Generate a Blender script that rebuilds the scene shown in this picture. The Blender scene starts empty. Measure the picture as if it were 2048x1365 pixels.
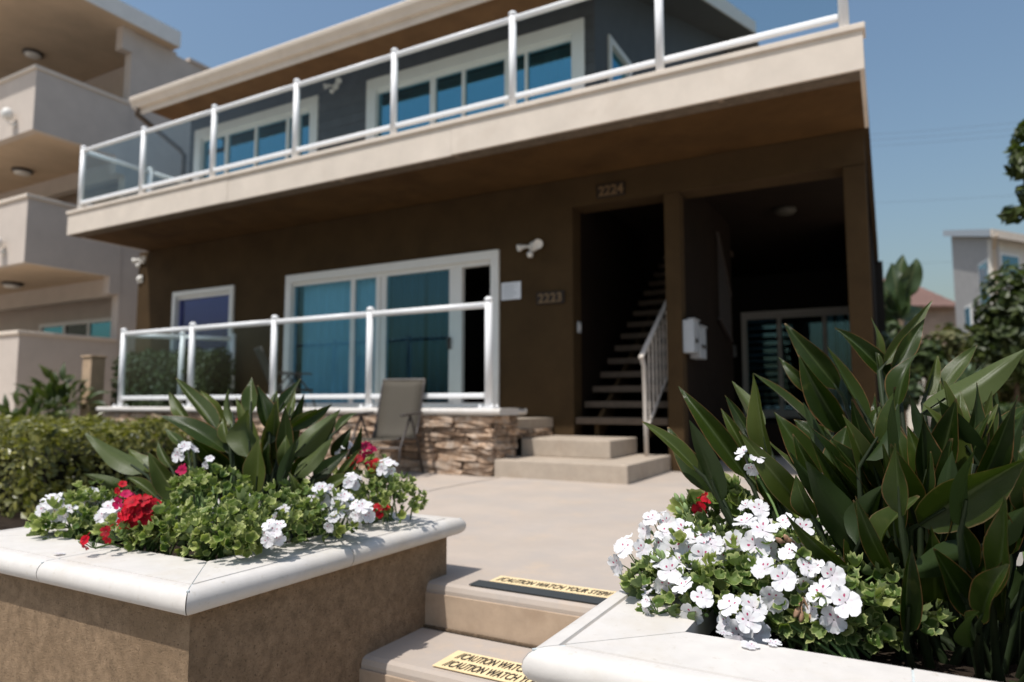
import bpy, bmesh, math, random
from mathutils import Vector, Matrix
R = math.radians
random.seed(7)
sc = bpy.context.scene
col = sc.collection

# ------------------------------------------------------------------ camera
CAM_H = 0.65
FPX, YAW, PITCH = 1367.5, R(28.77), R(5.21)
FWD = Vector((-math.sin(YAW) * math.cos(PITCH), math.cos(YAW) * math.cos(PITCH), math.sin(PITCH)))
RGT = Vector((math.cos(YAW), math.sin(YAW), 0.0))
UPV = RGT.cross(FWD)
CAM = Vector((0, 0, CAM_H))
cam_d = bpy.data.cameras.new('camera')
cam_o = bpy.data.objects.new('camera', cam_d)
col.objects.link(cam_o)
cam_d.sensor_width = 36.0
cam_d.lens = FPX / 2048 * 36.0
cam_d.clip_start = 0.05
cam_d.clip_end = 2000
M = Matrix((RGT, UPV, -FWD)).transposed().to_4x4()
M.translation = CAM
cam_o.matrix_world = M
cam_d.dof.use_dof = True
cam_d.dof.focus_distance = 1.50
cam_d.dof.aperture_fstop = 2.4
sc.camera = cam_o

# ------------------------------------------------------------------ sky, sun, exposure
KX, KY = 0.13, 0.46                                  # shadow drift per metre of height
sun_from = Vector((-KX, -KY, 1)).normalized()
SUN_EL = math.asin(sun_from.z)
SUN_AZ = math.atan2(sun_from.x, sun_from.y)          # clockwise from +Y
world = bpy.data.worlds.new('World')
sc.world = world
world.use_nodes = True
wn = world.node_tree
bg = wn.nodes['Background']
sky = wn.nodes.new('ShaderNodeTexSky')
sky.sky_type = 'NISHITA'
sky.sun_disc = False
sky.sun_elevation = SUN_EL
sky.sun_rotation = SUN_AZ
sky.altitude = 0
sky.air_density = 1.8
sky.dust_density = 3.2
sky.ozone_density = 5.5
wn.links.new(sky.outputs[0], bg.inputs[0])
bg.inputs[1].default_value = 0.118
sun_d = bpy.data.lights.new('sun', 'SUN')
sun_d.energy = 4.3
sun_d.angle = R(0.53)
sun_d.color = (1.0, 0.965, 0.915)
sun_o = bpy.data.objects.new('sun', sun_d)
col.objects.link(sun_o)
sun_o.rotation_euler = sun_from.to_track_quat('Z', 'Y').to_euler()
sun_o.location = (0, 0, 30)
sc.view_settings.view_transform = 'Standard'
sc.view_settings.look = 'None'
sc.view_settings.gamma = 1
sc.view_settings.exposure = 0.0
sc.view_settings.use_curve_mapping = False

# ------------------------------------------------------------------ helpers
def pt(px, py, w):
    """point seen at a photo pixel, w metres in front of the camera"""
    return CAM + (FWD + RGT * ((px - 1024) / FPX) - UPV * ((py - 682.5) / FPX)) * w
def on(px, py, ax, val):
    d = FWD + RGT * ((px - 1024) / FPX) - UPV * ((py - 682.5) / FPX)
    return CAM + d * ((val - CAM[ax]) / d[ax])

class MB:
    """collects boxes, tubes and sheets into one mesh"""
    def __init__(s): s.v = []; s.f = []; s.uv = None
    def add(s, vs, fs):
        n = len(s.v); s.v += [tuple(v) for v in vs]; s.f += [tuple(i + n for i in f) for f in fs]; return s
    def box(s, x0, x1, y0, y1, z0, z1):
        return s.add([(x0,y0,z0),(x1,y0,z0),(x1,y1,z0),(x0,y1,z0),(x0,y0,z1),(x1,y0,z1),(x1,y1,z1),(x0,y1,z1)],
                     [(0,3,2,1),(4,5,6,7),(0,1,5,4),(1,2,6,5),(2,3,7,6),(3,0,4,7)])
    def bar(s, a, b, w, h, up=(0, 0, 1)):
        a, b = Vector(a), Vector(b); d = (b - a).normalized(); up = Vector(up)
        if abs(d.dot(up)) > 0.98: up = Vector((0, 1, 0))
        sd = d.cross(up).normalized() * (w / 2); u = sd.cross(d).normalized() * (h / 2)
        vs = [a-sd-u, a+sd-u, a+sd+u, a-sd+u, b-sd-u, b+sd-u, b+sd+u, b-sd+u]
        return s.add(vs, [(0,1,2,3),(7,6,5,4),(0,4,5,1),(1,5,6,2),(2,6,7,3),(3,7,4,0)])
    def tube(s, pts, rad, n=8, cap=True):
        pts = [Vector(p) for p in pts]; rings = []
        rad = rad if isinstance(rad, (list, tuple)) else [rad] * len(pts)
        ref = Vector((0.3, 0.2, 1)).normalized()
        vs = []; fs = []
        for i, p in enumerate(pts):
            d = (pts[min(i+1, len(pts)-1)] - pts[max(i-1, 0)])
            d = d.normalized() if d.length > 1e-9 else Vector((0,0,1))
            rf = ref if abs(d.dot(ref)) < 0.95 else Vector((1, 0, 0))
            a = d.cross(rf).normalized(); b = d.cross(a)
            vs += [p + (a * math.cos(2*math.pi*k/n) + b * math.sin(2*math.pi*k/n)) * rad[i] for k in range(n)]
        for i in range(len(pts) - 1):
            for k in range(n):
                fs.append((i*n+k, i*n+(k+1) % n, (i+1)*n+(k+1) % n, (i+1)*n+k))
        if cap:
            fs.append(tuple(range(n-1, -1, -1))); fs.append(tuple((len(pts)-1)*n + k for k in range(n)))
        return s.add(vs, fs)
    def lathe(s, prof, c, axis=(0, 0, 1), n=14):
        ax = Vector(axis).normalized(); rf = Vector((1,0,0)) if abs(ax.x) < .9 else Vector((0,1,0))
        a = ax.cross(rf).normalized(); b = ax.cross(a); c = Vector(c); vs = []; fs = []
        for r_, h in prof:
            vs += [c + ax*h + (a*math.cos(2*math.pi*k/n) + b*math.sin(2*math.pi*k/n))*r_ for k in range(n)]
        for i in range(len(prof)-1):
            for k in range(n): fs.append((i*n+k, i*n+(k+1) % n, (i+1)*n+(k+1) % n, (i+1)*n+k))
        fs.append(tuple(range(n-1,-1,-1))); fs.append(tuple((len(prof)-1)*n+k for k in range(n)))
        return s.add(vs, fs)
    def prism(s, poly, a, b):
        """poly: list of 3D points, extruded by the vector b-a"""
        o = Vector(b) - Vector(a); p = [Vector(q) for q in poly]; n = len(p)
        return s.add(p + [q + o for q in p], [tuple(range(n-1,-1,-1)), tuple(range(n, 2*n))] +
                     [(i, (i+1) % n, n+(i+1) % n, n+i) for i in range(n)])
    def mesh(s, name, smooth=False):
        me = bpy.data.meshes.new(name); me.from_pydata(s.v, [], s.f)
        me.update()
        bm = bmesh.new(); bm.from_mesh(me); bmesh.ops.recalc_face_normals(bm, faces=bm.faces); bm.to_mesh(me); bm.free()
        if smooth:
            for p in me.polygons: p.use_smooth = True
        return me
    def build(s, name, mat, parent=None, smooth=False, bevel=0, **kw):
        return obj(name, s.mesh(name, smooth), mat, parent, bevel=bevel, **kw)

def tag(o, label=None, cat=None, group=None, kind=None):
    if label: o['label'] = label
    if cat: o['category'] = cat
    if group: o['group'] = group
    if kind: o['kind'] = kind
    return o
def obj(name, me, mat=None, parent=None, bevel=0, label=None, cat=None, group=None, kind=None, auto=False):
    o = bpy.data.objects.new(name, me); col.objects.link(o)
    if mat and not me.materials: me.materials.append(mat)
    if parent is not None: o.parent = parent
    if bevel:
        b = o.modifiers.new('Bevel', 'BEVEL'); b.width = bevel; b.segments = 2; b.limit_method = 'ANGLE'; b.angle_limit = R(40)
    return tag(o, label, cat, group, kind)
def empty(name, label, cat, loc=(0, 0, 0), group=None):
    o = bpy.data.objects.new(name, None); col.objects.link(o); o.location = loc
    o.empty_display_size = .1
    return tag(o, label, cat, group)
def put(o, root):
    """parent o under root keeping its world coordinates (root only translated)"""
    o.parent = root; o.matrix_parent_inverse = Matrix.Translation(-Vector(root.location)); return o
def part(mb, name, mat, root, smooth=False, bevel=0, sub=None, **kw):
    o = mb.build(name, mat, None, smooth, bevel, **kw)
    if sub is not None: o.parent = sub
    else: put(o, root)
    return o

# ------------------------------------------------------------------ materials
MATS = {}
def mat(name, base, rough=0.7, noise=None, bump=None, spec=0.3, metal=0.0, rnd=0.0, bump2=None, stain=None, coat=0.0):
    """noise=(scale, amount, detail) value variation; bump=(scale, strength, distance); stain=(scale, colour, lo, hi)"""
    m = bpy.data.materials.new(name); m.use_nodes = True; nt = m.node_tree; N = nt.nodes; L = nt.links
    p = N['Principled BSDF']
    p.inputs['Roughness'].default_value = rough; p.inputs['Specular IOR Level'].default_value = spec; p.inputs['Metallic'].default_value = metal
    p.inputs['Coat Weight'].default_value = coat
    tc = N.new('ShaderNodeTexCoord'); geo = N.new('ShaderNodeNewGeometry')
    rgb = N.new('ShaderNodeRGB'); rgb.outputs[0].default_value = (*base, 1); c = rgb.outputs[0]
    if noise:
        t = N.new('ShaderNodeTexNoise'); t.inputs['Scale'].default_value = noise[0]; t.inputs['Detail'].default_value = noise[2] if len(noise) > 2 else 5
        t.inputs['Roughness'].default_value = .65
        L.new(geo.outputs['Position'], t.inputs['Vector'])
        mr = N.new('ShaderNodeMapRange'); mr.inputs[1].default_value = .3; mr.inputs[2].default_value = .7
        mr.inputs[3].default_value = 1 - noise[1]; mr.inputs[4].default_value = 1 + noise[1]; L.new(t.outputs[0], mr.inputs[0])
        mx = N.new('ShaderNodeVectorMath'); mx.operation = 'SCALE'; L.new(c, mx.inputs[0]); L.new(mr.outputs[0], mx.inputs['Scale']); c = mx.outputs[0]
    if stain:
        for st in (stain if isinstance(stain, list) else [stain]):
            t = N.new('ShaderNodeTexNoise'); t.inputs['Scale'].default_value = st[0]; t.inputs['Detail'].default_value = 6; t.inputs['Roughness'].default_value = .7
            L.new(geo.outputs['Position'], t.inputs['Vector'])
            mr = N.new('ShaderNodeMapRange'); mr.inputs[1].default_value = st[2]; mr.inputs[2].default_value = st[3]; L.new(t.outputs[0], mr.inputs[0])
            mi = N.new('ShaderNodeMix'); mi.data_type = 'RGBA'; L.new(mr.outputs[0], mi.inputs[0]); L.new(c, mi.inputs[6]); mi.inputs[7].default_value = (*st[1], 1); c = mi.outputs[2]
    if rnd:
        oi = N.new('ShaderNodeObjectInfo'); mr = N.new('ShaderNodeMapRange'); mr.inputs[3].default_value = 1 - rnd; mr.inputs[4].default_value = 1 + rnd
        L.new(oi.outputs['Random'], mr.inputs[0]); mx = N.new('ShaderNodeVectorMath'); mx.operation = 'SCALE'
        L.new(c, mx.inputs[0]); L.new(mr.outputs[0], mx.inputs['Scale']); c = mx.outputs[0]
    L.new(c, p.inputs['Base Color'])
    nrm = None
    for b in (bump, bump2):
        if b:
            t = N.new('ShaderNodeTexNoise'); t.inputs['Scale'].default_value = b[0]; t.inputs['Detail'].default_value = 4; t.inputs['Roughness'].default_value = .6
            L.new(geo.outputs['Position'], t.inputs['Vector'])
            bp = N.new('ShaderNodeBump'); bp.inputs['Strength'].default_value = b[1]; bp.inputs['Distance'].default_value = b[2]
            L.new(t.outputs[0], bp.inputs['Height'])
            if nrm: L.new(nrm, bp.inputs['Normal'])
            nrm = bp.outputs[0]
    if nrm: L.new(nrm, p.inputs['Normal'])
    MATS[name] = m
    return m

stucco_brown = mat('stucco_brown', (.056, .034, .015), .9, (3, .18), (130, .55, .004), .15)
stucco_soffit = mat('stucco_soffit', (.082, .043, .015), .9, (2.2, .2), (90, .4, .003), .15, stain=(1.2, (.05, .025, .009), .5, .72))
stucco_planter = mat('stucco_planter', (.335, .232, .145), .92, (30, .3), (420, 1.0, .006), .12, bump2=(190, .8, .006),
                     stain=[(5, (.28, .19, .115), .48, .75), (110, (.10, .07, .045), .57, .68)])
stucco_beige = mat('stucco_beige', (.53, .465, .41), .92, (2.5, .06), (110, .4, .004), .15)
fascia_beige = mat('fascia_beige', (.64, .56, .475), .75, (3, .07), (40, .1, .002), .25, stain=(2.3, (.58, .495, .41), .55, .8))
coping = mat('coping', (.60, .565, .525), .6, (14, .06), (120, .15, .002), .3,
             stain=[(4, (.55, .50, .435), .50, .74), (45, (.50, .45, .385), .60, .72), (260, (.24, .20, .16), .70, .74)])
grout = mat('grout', (.50, .54, .54), .9, (40, .2), (120, .5, .003), .2)
groove_m = mat('groove', (.40, .35, .31), .95, (30, .2))
concrete = mat('concrete', (.415, .345, .275), .85, (9, .10), (160, .25, .002), .25, stain=[(3, (.34, .27, .205), .5, .75), (70, (.47, .40, .33), .6, .75)])
patio_m = mat('patio_concrete', (.435, .365, .305), .8, (2.6, .07), (150, .25, .002), .3,
              stain=[(1.6, (.395, .345, .305), .45, .65), (3.4, (.48, .38, .29), .56, .75), (45, (.38, .33, .285), .55, .8)])
soil_m = mat('soil', (.035, .025, .018), .95, (30, .4), (60, 1, .02), .1)
pave_m = mat('pavement', (.34, .31, .28), .9, (6, .1), (150, .3, .003), .2)
white_metal = mat('white_metal', (.80, .80, .80), .38, (5, .03), None, .45, rnd=.03)
vinyl = mat('white_vinyl', (.74, .73, .70), .45, (4, .04), None, .4)
alu = mat('aluminium', (.55, .56, .57), .35, (8, .08), None, .5, .6)
siding_m = mat('siding_grey', (.080, .082, .085), .65, (6, .12), (60, .15, .002), .3, rnd=.07)
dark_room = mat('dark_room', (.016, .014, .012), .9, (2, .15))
wood_dark = mat('stair_tread', (.095, .07, .05), .7, (14, .22), (60, .3, .003), .3)
rail_metal_dark = mat('dim_fixture', (.05, .045, .035), .6)  # passage ceiling light: its dimness is put into this dark colour
passage_m = mat('passage_shade', (.014, .009, .006), .9, (3, .2), (110, .4, .004), .1)  # deep shade of the passage put into the near-black wall colour
rail_metal = mat('rail_metal', (.52, .47, .42), .5, (10, .1), None, .4)
stone_m = mat('stone', (.36, .25, .172), .85, (16, .28), (45, .9, .012), .2, rnd=.45, bump2=(160, .5, .004), stain=[(9, (.47, .385, .31), .48, .66), (12, (.165, .095, .055), .53, .70)])
mortar = mat('mortar', (.055, .042, .032), .95, (30, .3), (60, .6, .01))
roof_red = mat('roof_tile', (.17, .10, .08), .85, (4, .2), (20, .4, .02), rnd=.1)
roof_grey = mat('roof_shingle', (.16, .165, .17), .9, (6, .2), (30, .4, .02), rnd=.1)
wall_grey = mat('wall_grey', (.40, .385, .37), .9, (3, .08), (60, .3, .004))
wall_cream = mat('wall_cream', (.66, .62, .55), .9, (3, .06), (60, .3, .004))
sling_m = None
dark_frame = mat('bronze_frame', (.045, .035, .03), .45, (10, .1), None, .5)
black_tape = mat('grip_tape', (.045, .05, .052), .95, (300, .25), (500, .6, .001), .2)
yellow_tape = mat('caution_tape', (.80, .62, .36), .55, (25, .08), None, .3)
ink = mat('ink', (.025, .022, .02), .7, (60, .2))
paper_m = mat('paper', (.74, .76, .80), .8, (8, .03))
plaque_m = mat('plaque_wood', (.018, .011, .007), .6, (18, .25), (60, .3, .002))
brass_m = mat('number_gold', (.17, .105, .05), .5, (20, .15), None, .5, .3)
mailbox_m = mat('mailbox_white', (.36, .38, .40), .5, (8, .06), None, .4)
lamp_white = mat('lamp_white', (.74, .72, .68), .45, (9, .05), None, .4)
bark_m = mat('bark', (.13, .095, .065), .9, (20, .3), (40, .8, .01), .1)
petiole_m = mat('petiole', (.012, .022, .004), .65, (20, .25), None, .4, rnd=.25)
stem_m = mat('geranium_stem', (.12, .19, .055), .6, (25, .2), None, .3, rnd=.15)
bud_m = mat('bud', (.22, .30, .12), .6, (40, .2), None, .3)
downspout_m = mat('downspout', (.085, .06, .042), .5, (6, .1), None, .3)
cable_m = mat('cable', (.10, .11, .13), .7)
roof_edge = mat('roof_edge_white', (.70, .69, .66), .6, (4, .05))

def glass_mat(name, tint, refl, rough=0.0, refl_tint=(1, 1, 1)):
    m = bpy.data.materials.new(name); m.use_nodes = True; nt = m.node_tree; N = nt.nodes; L = nt.links
    N.remove(N['Principled BSDF']); out = N['Material Output']
    tr = N.new('ShaderNodeBsdfTransparent'); tr.inputs[0].default_value = (*tint, 1)
    gl = N.new('ShaderNodeBsdfGlossy'); gl.inputs['Roughness'].default_value = rough; gl.inputs[0].default_value = (*refl_tint, 1)
    lw = N.new('ShaderNodeLayerWeight'); lw.inputs[0].default_value = .5
    fr = N.new('ShaderNodeMath'); fr.operation = 'POWER'; fr.inputs[1].default_value = 4.0; L.new(lw.outputs['Facing'], fr.inputs[0])
    mr = N.new('ShaderNodeMapRange'); mr.inputs[1].default_value = 0.0; mr.inputs[2].default_value = 1; mr.inputs[3].default_value = refl; mr.inputs[4].default_value = 1
    L.new(fr.outputs[0], mr.inputs[0])
    mx = N.new('ShaderNodeMixShader'); L.new(mr.outputs[0], mx.inputs[0]); L.new(tr.outputs[0], mx.inputs[1]); L.new(gl.outputs[0], mx.inputs[2])
    L.new(mx.outputs[0], out.inputs[0]); return m
rail_glass = glass_mat('rail_glass', (.86, .915, .925), .0)
teal_glass = glass_mat('window_glass', (.14, .50, .62), .26, 0.0, (.35, .82, 1.0))
teal_glass_light = glass_mat('door_glass', (.62, .80, .89), .045, 0.0, (.55, .90, 1.0))

def curtain_mat(name, base):
    m = mat(name, base, .9, (3, .06)); return m
curtain_white = curtain_mat('curtain_white', (.82, .82, .78))
curtain_blue = curtain_mat('curtain_blue', (.055, .075, .09))
blind_m = mat('blind_slat', (.30, .30, .46), .7, (5, .08), rnd=.08)

def weave_mat(name, c1, c2):
    m = mat(name, c1, .75, (6, .08), None, .25); nt = m.node_tree; N = nt.nodes; L = nt.links; p = N['Principled BSDF']
    src = p.inputs['Base Color'].links[0].from_socket
    uv = N.new('ShaderNodeTexCoord'); w = N.new('ShaderNodeTexWave'); w.inputs['Scale'].default_value = 26; w.bands_direction = 'X'
    w2 = N.new('ShaderNodeTexWave'); w2.inputs['Scale'].default_value = 30; w2.bands_direction = 'Z'
    w.inputs['Distortion'].default_value = 1.5; w2.inputs['Distortion'].default_value = 1.5
    L.new(uv.outputs['Object'], w.inputs['Vector']); L.new(uv.outputs['Object'], w2.inputs['Vector'])
    mu = N.new('ShaderNodeMath'); mu.operation = 'MULTIPLY'; L.new(w.outputs[1], mu.inputs[0]); L.new(w2.outputs[1], mu.inputs[1])
    mi = N.new('ShaderNodeMix'); mi.data_type = 'RGBA'; L.new(mu.outputs[0], mi.inputs[0]); L.new(src, mi.inputs[6]); mi.inputs[7].default_value = (*c2, 1)
    L.new(mi.outputs[2], p.inputs['Base Color']); return m
sling_m = weave_mat('sling_weave', (.060, .051, .038), (.115, .10, .078))

def leaf_mat(name, c_dark, c_light, edge, edge_w=.06, rib=None, rough=.4, transl=.2, rnd=.25, back=None, spec=.4, vein=0, edge2=None):
    """leaf shader on UVs: u across (.5 is the midrib), v along"""
    m = bpy.data.materials.new(name); m.use_nodes = True; nt = m.node_tree; N = nt.nodes; L = nt.links
    p = N['Principled BSDF']; out = N['Material Output']
    geo = N.new('ShaderNodeNewGeometry'); uv = N.new('ShaderNodeUVMap'); sp = N.new('ShaderNodeSeparateXYZ'); L.new(uv.outputs[0], sp.inputs[0])
    t = N.new('ShaderNodeTexNoise'); t.inputs['Scale'].default_value = 14; t.inputs['Detail'].default_value = 3; L.new(geo.outputs['Position'], t.inputs['Vector'])
    oi = N.new('ShaderNodeObjectInfo'); ad = N.new('ShaderNodeMath'); ad.operation = 'MULTIPLY_ADD'; ad.inputs[1].default_value = 1.1; ad.inputs[2].default_value = -.55
    isl = N.new('ShaderNodeMath'); isl.operation = 'ADD'; L.new(oi.outputs['Random'], isl.inputs[0]); L.new(geo.outputs['Random Per Island'], isl.inputs[1]); frc = N.new('ShaderNodeMath'); frc.operation = 'FRACT'; L.new(isl.outputs[0], frc.inputs[0]); L.new(frc.outputs[0], ad.inputs[0]); a2 = N.new('ShaderNodeMath'); a2.operation = 'ADD'; L.new(t.outputs[0], a2.inputs[0]); L.new(ad.outputs[0], a2.inputs[1]); a2.use_clamp = True
    mi = N.new('ShaderNodeMix'); mi.data_type = 'RGBA'; L.new(a2.outputs[0], mi.inputs[0]); mi.inputs[6].default_value = (*c_dark, 1); mi.inputs[7].default_value = (*c_light, 1); c = mi.outputs[2]
    d = N.new('ShaderNodeMath'); d.operation = 'SUBTRACT'; d.inputs[1].default_value = .5; L.new(sp.outputs[0], d.inputs[0])
    ab = N.new('ShaderNodeMath'); ab.operation = 'ABSOLUTE'; L.new(d.outputs[0], ab.inputs[0])
    if vein:
        w = N.new('ShaderNodeTexWave'); w.inputs['Scale'].default_value = vein; w.inputs['Distortion'].default_value = .4; w.bands_direction = 'Y'
        cmb = N.new('ShaderNodeCombineXYZ'); sb = N.new('ShaderNodeMath'); sb.operation = 'MULTIPLY_ADD'; sb.inputs[1].default_value = -.35; L.new(ab.outputs[0], sb.inputs[0]); L.new(sp.outputs[1], sb.inputs[2]); L.new(sb.outputs[0], cmb.inputs[1])
        L.new(cmb.outputs[0], w.inputs['Vector'])
        mv = N.new('ShaderNodeMapRange'); mv.inputs[3].default_value = .86; mv.inputs[4].default_value = 1.1; L.new(w.outputs[1], mv.inputs[0])
        sv = N.new('ShaderNodeVectorMath'); sv.operation = 'SCALE'; L.new(c, sv.inputs[0]); L.new(mv.outputs[0], sv.inputs['Scale']); c = sv.outputs[0]
        bp = N.new('ShaderNodeBump'); bp.inputs['Strength'].default_value = .25; bp.inputs['Distance'].default_value = .001; L.new(w.outputs[1], bp.inputs['Height']); L.new(bp.outputs[0], p.inputs['Normal'])
    if rib:
        mr = N.new('ShaderNodeMapRange'); mr.inputs[1].default_value = .02; mr.inputs[2].default_value = .05; mr.inputs[3].default_value = .8; mr.inputs[4].default_value = 0; L.new(ab.outputs[0], mr.inputs[0])
        m3 = N.new('ShaderNodeMix'); m3.data_type = 'RGBA'; L.new(mr.outputs[0], m3.inputs[0]); L.new(c, m3.inputs[6]); m3.inputs[7].default_value = (*rib, 1); c = m3.outputs[2]
    if edge:
        t2 = N.new('ShaderNodeTexNoise'); t2.inputs['Scale'].default_value = 60; L.new(geo.outputs['Position'], t2.inputs['Vector'])
        a3 = N.new('ShaderNodeMath'); a3.operation = 'MULTIPLY_ADD'; a3.inputs[1].default_value = .05; L.new(t2.outputs[0], a3.inputs[0]); L.new(ab.outputs[0], a3.inputs[2])
        mr = N.new('ShaderNodeMapRange'); mr.inputs[1].default_value = .5 + .02 - edge_w; mr.inputs[2].default_value = .5 + .035 - edge_w * .4; L.new(a3.outputs[0], mr.inputs[0])
        m3 = N.new('ShaderNodeMix'); m3.data_type = 'RGBA'; L.new(mr.outputs[0], m3.inputs[0]); L.new(c, m3.inputs[6]); m3.inputs[7].default_value = (*edge, 1); c = m3.outputs[2]
    if vein:
        tp = N.new('ShaderNodeMapRange'); tp.inputs[1].default_value = .955; tp.inputs[2].default_value = 1.0; L.new(sp.outputs[1], tp.inputs[0])
        tq = N.new('ShaderNodeMath'); tq.operation = 'MULTIPLY'; L.new(tp.outputs[0], tq.inputs[0]); L.new(oi.outputs['Random'], tq.inputs[1])
        m4 = N.new('ShaderNodeMix'); m4.data_type = 'RGBA'; L.new(tq.outputs[0], m4.inputs[0]); L.new(c, m4.inputs[6]); m4.inputs[7].default_value = (.17, .10, .05, 1); c = m4.outputs[2]
        # yellowed blotches on some leaves
        tb = N.new('ShaderNodeTexNoise'); tb.inputs['Scale'].default_value = 22; tb.inputs['Detail'].default_value = 5; L.new(geo.outputs['Position'], tb.inputs['Vector'])
        rb = N.new('ShaderNodeMapRange'); rb.inputs[1].default_value = .62; rb.inputs[2].default_value = .75; rb.inputs[4].default_value = .55; L.new(tb.outputs[0], rb.inputs[0])
        m5 = N.new('ShaderNodeMix'); m5.data_type = 'RGBA'; L.new(rb.outputs[0], m5.inputs[0]); L.new(c, m5.inputs[6]); m5.inputs[7].default_value = (.075, .085, .022, 1); c = m5.outputs[2]
    if back:
        m3 = N.new('ShaderNodeMix'); m3.data_type = 'RGBA'; L.new(geo.outputs['Backfacing'], m3.inputs[0]); L.new(c, m3.inputs[6]); m3.inputs[7].default_value = (*back, 1); c = m3.outputs[2]
    L.new(c, p.inputs['Base Color']); p.inputs['Roughness'].default_value = rough; p.inputs['Specular IOR Level'].default_value = spec
    tl = N.new('ShaderNodeBsdfTranslucent'); sc_ = N.new('ShaderNodeVectorMath'); sc_.operation = 'MULTIPLY'; sc_.inputs[1].default_value = (1.5, 1.7, .6); L.new(c, sc_.inputs[0]); L.new(sc_.outputs[0], tl.inputs[0])
    mx = N.new('ShaderNodeMixShader'); mx.inputs[0].default_value = transl; L.new(p.outputs[0], mx.inputs[1]); L.new(tl.outputs[0], mx.inputs[2]); L.new(mx.outputs[0], out.inputs[0])
    return m
strel_m = leaf_mat('strelitzia_leaf', (.011, .022, .003), (.030, .048, .007), (.17, .085, .035), .035, (.05, .07, .022), .30, .16, back=(.026, .042, .013), vein=22, spec=.22)
strel_l = leaf_mat('strelitzia_leaf_young', (.030, .047, .007), (.068, .088, .016), (.16, .11, .05), .03, (.09, .11, .04), .33, .2, back=(.068, .088, .026), vein=22, spec=.28)
strel_w = leaf_mat('strelitzia_leaf_warm', (.038, .058, .010), (.095, .118, .026), (.20, .13, .06), .03, (.12, .14, .05), .34, .22, back=(.075, .095, .03), vein=22, spec=.3)
ger_m = leaf_mat('geranium_leaf', (.06, .11, .02), (.14, .195, .05), (.32, .36, .14), .10, None, .55, .28, back=(.11, .15, .06), spec=.25)
ger_y = leaf_mat('geranium_leaf_pale', (.15, .195, .045), (.30, .33, .115), (.44, .46, .20), .10, None, .55, .28, back=(.16, .20, .08), spec=.25)
hedge_m = leaf_mat('hedge_leaf', (.045, .055, .008), (.23, .215, .045), None, rough=.38, transl=.25, spec=.5)
shrub_m = leaf_mat('shrub_leaf', (.025, .045, .012), (.06, .085, .022), None, rough=.5, transl=.2)
tree_m = leaf_mat('tree_leaf', (.03, .05, .012), (.075, .095, .025), None, rough=.45, transl=.25)
dry_m = leaf_mat('dry_leaf', (.055, .068, .02), (.16, .15, .06), None, rough=.6, transl=.25)
palm_m = leaf_mat('palm_leaf', (.03, .055, .02), (.06, .09, .035), None, rough=.45, transl=.2, rib=(.12, .14, .06))
agave_m = leaf_mat('agave_leaf', (.10, .15, .10), (.16, .22, .15), (.22, .22, .12), .05, None, .5, .1)

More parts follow.
